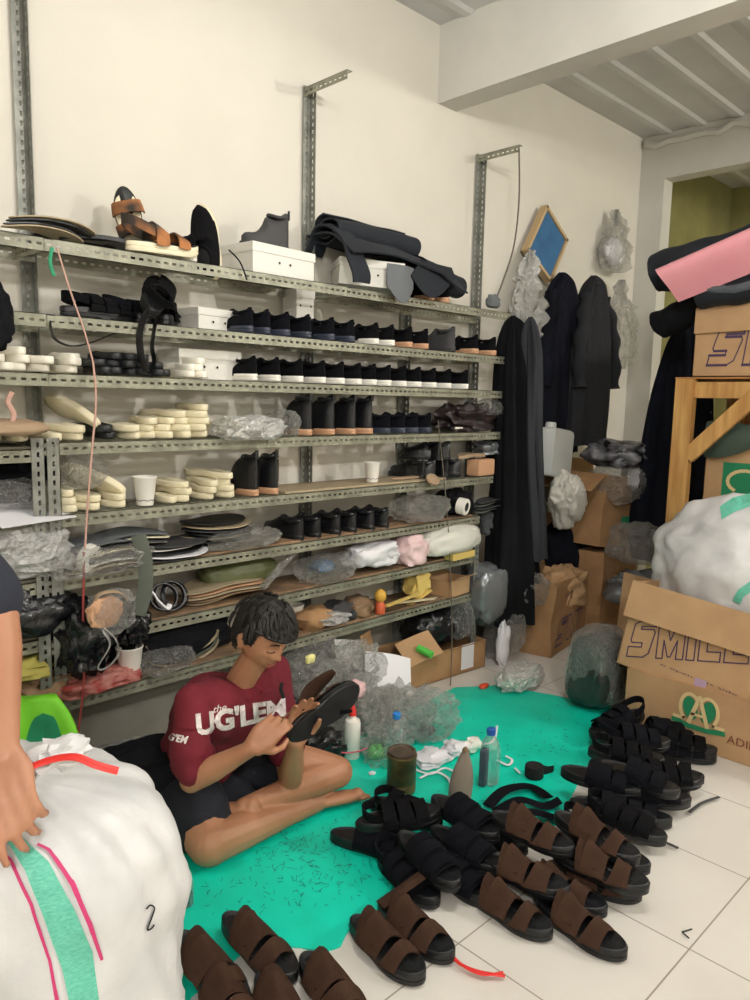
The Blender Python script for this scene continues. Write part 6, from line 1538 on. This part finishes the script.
# the sandal in his hands
SA, SB = WY(291,741,1.775), WY(355,692,1.73)
d = (SB-SA).normalized(); zup = V((-0.15,0.75,-0.35)); 
o = make_slide('brown', 1); o['label'] = 'dark sandal held sole out with a brown strap showing, in the man\'s hands'; o['category'] = 'sandal'; o.name = 'slide_sandal'
o.matrix_world = frame(SA, d, V((0.40,0.75,0.20))) @ Matrix.Scale(0.98,4)
for nm_, mm_, pts_, rr_ in (('loose_strap', M['brown'], [WY(300,712,1.84),(WY(312,690,1.85)),(WY(334,671,1.80))], [0.018,0.030,0.012]),('strap_end', M['blackfab'], [WY(340,712,1.72),WY(352,711,1.70)], [0.012,0.006])):
    b = MB(); q_ = smoothpath(pts_, 6); b.tube(q_, [rr_[0]+(rr_[-1]-rr_[0])*k/(len(q_)-1)+(0.018*math.sin(PI*k/(len(q_)-1)) if nm_ == 'loose_strap' else 0) for k in range(len(q_))], 10, flat=0.25, up=(0.4,0.7,0.3))
    k_ = b.build(nm_, mm_, o); k_.matrix_parent_inverse = o.matrix_world.inverted()
b = MB(); b.tube(smoothpath([WY(281,722,1.72),WY(286,715,1.72),WY(290,712,1.73)],4), 0.0022, 6); tag(b.build('awl', M['tin']), 'thin awl held in the right fingertips of the seated man', 'awl')
b = MB(); b.tube(smoothpath([WY(282,683,1.86),WY(281,690,1.85),WY(284,698,1.84)],4), 0.006, 6); tag(b.build('tool_handle', M['lining']), 'small black tool handle upright behind the man\'s hands', 'tool')

# second person, cut by the left edge
per = thing('person', 'standing person at left edge in navy t-shirt, hand resting on white sack', 'person', (0,0,0))
S1 = cp(-120,492,1.30); E1 = cp(-10,612,1.24); W1 = cp(0,752,1.17)
b = MB(); bc = V((S1.x-0.22, S1.y-0.12, 0))
hip = V((bc.x, bc.y, 0.92)); 
limb(b, [hip, V((bc.x,bc.y,1.12)), V((bc.x,bc.y,1.32)), V((bc.x,bc.y,1.40))], [0.15,0.14,0.15,0.09], 18)
limb(b, [V((bc.x,bc.y,1.40)), V((bc.x,bc.y,1.50))], [0.06,0.055])
limb(b, [V((bc.x,bc.y,1.36)), S1], [0.07,0.06])
S2 = V((2*bc.x-S1.x, 2*bc.y-S1.y, S1.z)); limb(b, [V((bc.x,bc.y,1.36)), S2], [0.07,0.06]); limb(b, [S2, S2+V((-0.05,-0.02,-0.28)), S2+V((0.0,0.06,-0.52))], [0.055,0.04,0.028]); hand(b, S2+V((0.0,0.06,-0.52)), (0,0.1,-1), (-1,0.2,0), 0.3)
limb(b, [S1, S1.lerp(E1,0.5), E1], [0.06,0.05,0.043]); limb(b, [E1, E1.lerp(W1,0.3), E1.lerp(W1,0.75), W1], [0.044,0.045,0.034,0.028], flat=0.95)
for sx in (-1,1): limb(b, [hip+V((sx*0.09,0,-0.02)), V((bc.x+sx*0.11,bc.y,0.48)), V((bc.x+sx*0.12,bc.y,0.09))], [0.095,0.062,0.042]); limb(b, [V((bc.x+sx*0.12,bc.y-0.03,0.045)), V((bc.x+sx*0.14,bc.y+0.16,0.035))],[0.04,0.035])
hand(b, W1, cp(12,812,1.12)-W1, V((-0.5,-0.8,0.25)), [0.30,0.62,0.72,0.8], side=1, s=0.98, spread=0.05, thumb=(0.35,0.6,0.1))
Bp = head_into(b, V((bc.x,bc.y+0.02,1.64)), (0.5,0.8,-0.35), (0,0.2,1), 1.0)
fuse(b, 'body', M['skin2'], per, 0.0055, 4, 0.5)
hairs(per, V((bc.x,bc.y+0.02,1.64)), Bp, 1.0, 8, M['hair']); face_bits(per, V((bc.x,bc.y+0.02,1.64)), Bp, 1.0)
b = MB(); limb(b, [hip+V((0,0,-0.04)), V((bc.x,bc.y,1.12)), V((bc.x,bc.y,1.32)), V((bc.x,bc.y,1.38))], [0.17,0.16,0.17,0.10], 18)
for q, e in ((S1, E1), (S2, S2+V((-0.05,-0.02,-0.28)))): limb(b, [V((bc.x,bc.y,1.36)), q],[0.085,0.078]); limb(b, [q, q.lerp(e,0.5), q.lerp(e,0.90)], [0.078,0.076,0.072])
fuse(b, 't_shirt', M['jersey'], per, 0.008, 6, 0.6)
b = MB()
for sx in (-1,1): limb(b, [hip+V((sx*0.085,0,-0.02)), V((bc.x+sx*0.11,bc.y,0.5)), V((bc.x+sx*0.12,bc.y,0.14))], [0.12,0.085,0.07])
fuse(b, 'trousers', M['shorts'], per, 0.009, 6, 0.6)

# ------------------------------------------------------------------ front sack
SKC = V((0.44,1.36,0)); 
b = MB(); R = []; n = 96
axu = (RM @ V((1,0,0))); axu.z = 0; axu.normalize(); axv = V((-axu.y, axu.x, 0))
prof = [(0.0,0.215),(0.015,0.245),(0.12,0.255),(0.35,0.258),(0.55,0.260),(0.68,0.256),(0.745,0.244),(0.785,0.218),(0.812,0.165),(0.828,0.10),(0.84,0.045)]
PP = smoothpath([(z, r, 0) for z, r in prof], 7)
for i, p in enumerate(PP):
    rr = []
    for k in range(n):
        a = 2*PI*k/n; r = p.y; d0 = V((math.cos(a), math.sin(a), 0))
        q = V((d0.x*r*2, d0.y*r*2, p.x*3))
        r += 0.014*nz(q, 1.5, 2)+0.014*nz(q, 3.4, 3)+0.004*abs(nz(q, 9, 4)) - 0.010*abs(nz((a*2.2, p.x*2.0, 0), 1, 7))*(1 if p.x < 0.8 else 0.5)
        r -= 0.022*(1-min(1,abs(nz((a*1.6+p.x*2.4, p.x*1.1, 3.3),1,11))*5))*0.6; r += 0.012*nz((a*4+p.x*5, p.x*3, 1),1,12)
        r += 0.006*math.sin(a*14+2*math.sin(p.x*6))*max(0,(p.x-0.66)/0.2)
        sl = -0.055*max(0, (math.cos(a))*0.5+0.2)*(p.x/0.87)**3
        rr.append(SKC + axu*(r*1.12*math.cos(a)) + axv*(r*0.95*math.sin(a)) + V((0,0,p.x+sl)))
    R.append(rr)
b.rings(R); sack = b.build('woven_sack', M['sack'], ang=80); tag(sack, 'large white woven sack with teal stripe standing in left foreground', 'sack')
bpy.context.view_layer.update(); bk = bvh_of(sack)
strip_px(bk, 'teal_stripe', M['stripe'], sack, [(-12,838),(5,838),(25,870),(45,920),(62,970),(70,1005)], [(-2,832),(18,834),(48,862),(75,910),(92,950),(99,1005)], 50, 8, 0.0025)
strip_px(bk, 'pink_line', M['pinkline'], sack, [(-6,848),(10,862),(30,905),(48,960),(56,1005)], [(-4,846),(13,860),(33,903),(51,959),(60,1005)], 50, 2, 0.0035)
strip_px(bk, 'pink_line', M['pinkline'], sack, [(36,846),(47,852),(70,885),(88,925),(100,960)], [(38,844),(50,850),(74,882),(92,922),(103,958)], 50, 2, 0.0035)
# printed 2
b2 = []
def mark(pts, w, nm, m):
    P = smoothpath([(a, c, 0) for a, c in pts], 6); L = []; Q = []
    for i, p in enumerate(P):
        d = (P[min(i+1,len(P)-1)]-P[max(i-1,0)]).normalized(); L.append((p.x-d.y*w, p.y+d.x*w)); Q.append((p.x+d.y*w, p.y-d.x*w))
    return strip_px(bk, nm, m, sack, L, Q, len(P), 1, 0.003)
mark([(145,909),(149,905),(153,908),(150,918),(146,929),(150,928),(153,924)], 0.8, 'printed_number', M['lining'])
# tied neck and red tape
t = thing('sack_tie', 'knotted white sack neck tied with red tape on top of the sack', 'knot')
kn = cp(62,752,1.22)
b = blob((0.050,0.035,0.026), 5, 0.4, 3, 3); b.v = [p+kn for p in b.v]; b.build('knot', M['sack'], t)
b = MB(); b.tube(smoothpath([kn, cp(45,762,1.20), cp(30,775,1.19), cp(22,790,1.18)], 5), [0.018]*16, 10, flat=0.5); b.build('twisted_cloth', M['sack'], t)
b = MB(); b.tube(smoothpath([cp(18,790,1.15), cp(28,770,1.16), cp(50,760,1.17), cp(75,757,1.17), cp(96,765,1.17), cp(118,771,1.18)], 6), 0.0065, 8, flat=0.35, up=(0,0,1)); b.build('red_tape', M['redtape'], t)
# ------------------------------------------------------------------ light
def lamp(name, loc, power, col, radius):
    l = bpy.data.lights.new(name, 'POINT'); l.energy = power; l.color = col; l.shadow_soft_size = radius
    o = bpy.data.objects.new(name, l); COL.objects.link(o); o.location = loc; return o
lamp('bulb_or_fill', (1.65,0.85,2.92), 45, (1.0,0.96,0.91), 0.06)
lamp('bulb_or_fill', (-1.2,-2.0,3.1), 160, (1.0,0.97,0.93), 0.15)  # fill light added behind the camera, not a bulb of the room
lamp('back_room_bulb', (6.3,-1.2,3.0), 18, (1.0,0.95,0.8), 0.1)
lamp('bulb_or_fill', (4.7,-2.0,3.1), 150, (1.0,0.96,0.90), 0.15)  # unseen fill, added to brighten the far bay and its ceiling
w = bpy.data.worlds.new('world'); SC.world = w; w.use_nodes = True
w.node_tree.nodes['Background'].inputs['Color'].default_value = (0.6,0.65,0.7,1); w.node_tree.nodes['Background'].inputs['Strength'].default_value = 0.2
vs_ = SC.view_settings; vs_.view_transform = 'Standard'; vs_.look = 'None'; vs_.gamma = 1.0; vs_.exposure = 0.56; vs_.use_curve_mapping = False
SC.cycles.use_denoising = True
SC.cycles.max_bounces = 8; SC.cycles.diffuse_bounces = 4; SC.cycles.glossy_bounces = 3; SC.cycles.transparent_max_bounces = 12; SC.cycles.transmission_bounces = 4
SC.cycles.caustics_reflective = False; SC.cycles.caustics_refractive = False; SC.cycles.sample_clamp_indirect = 5.0
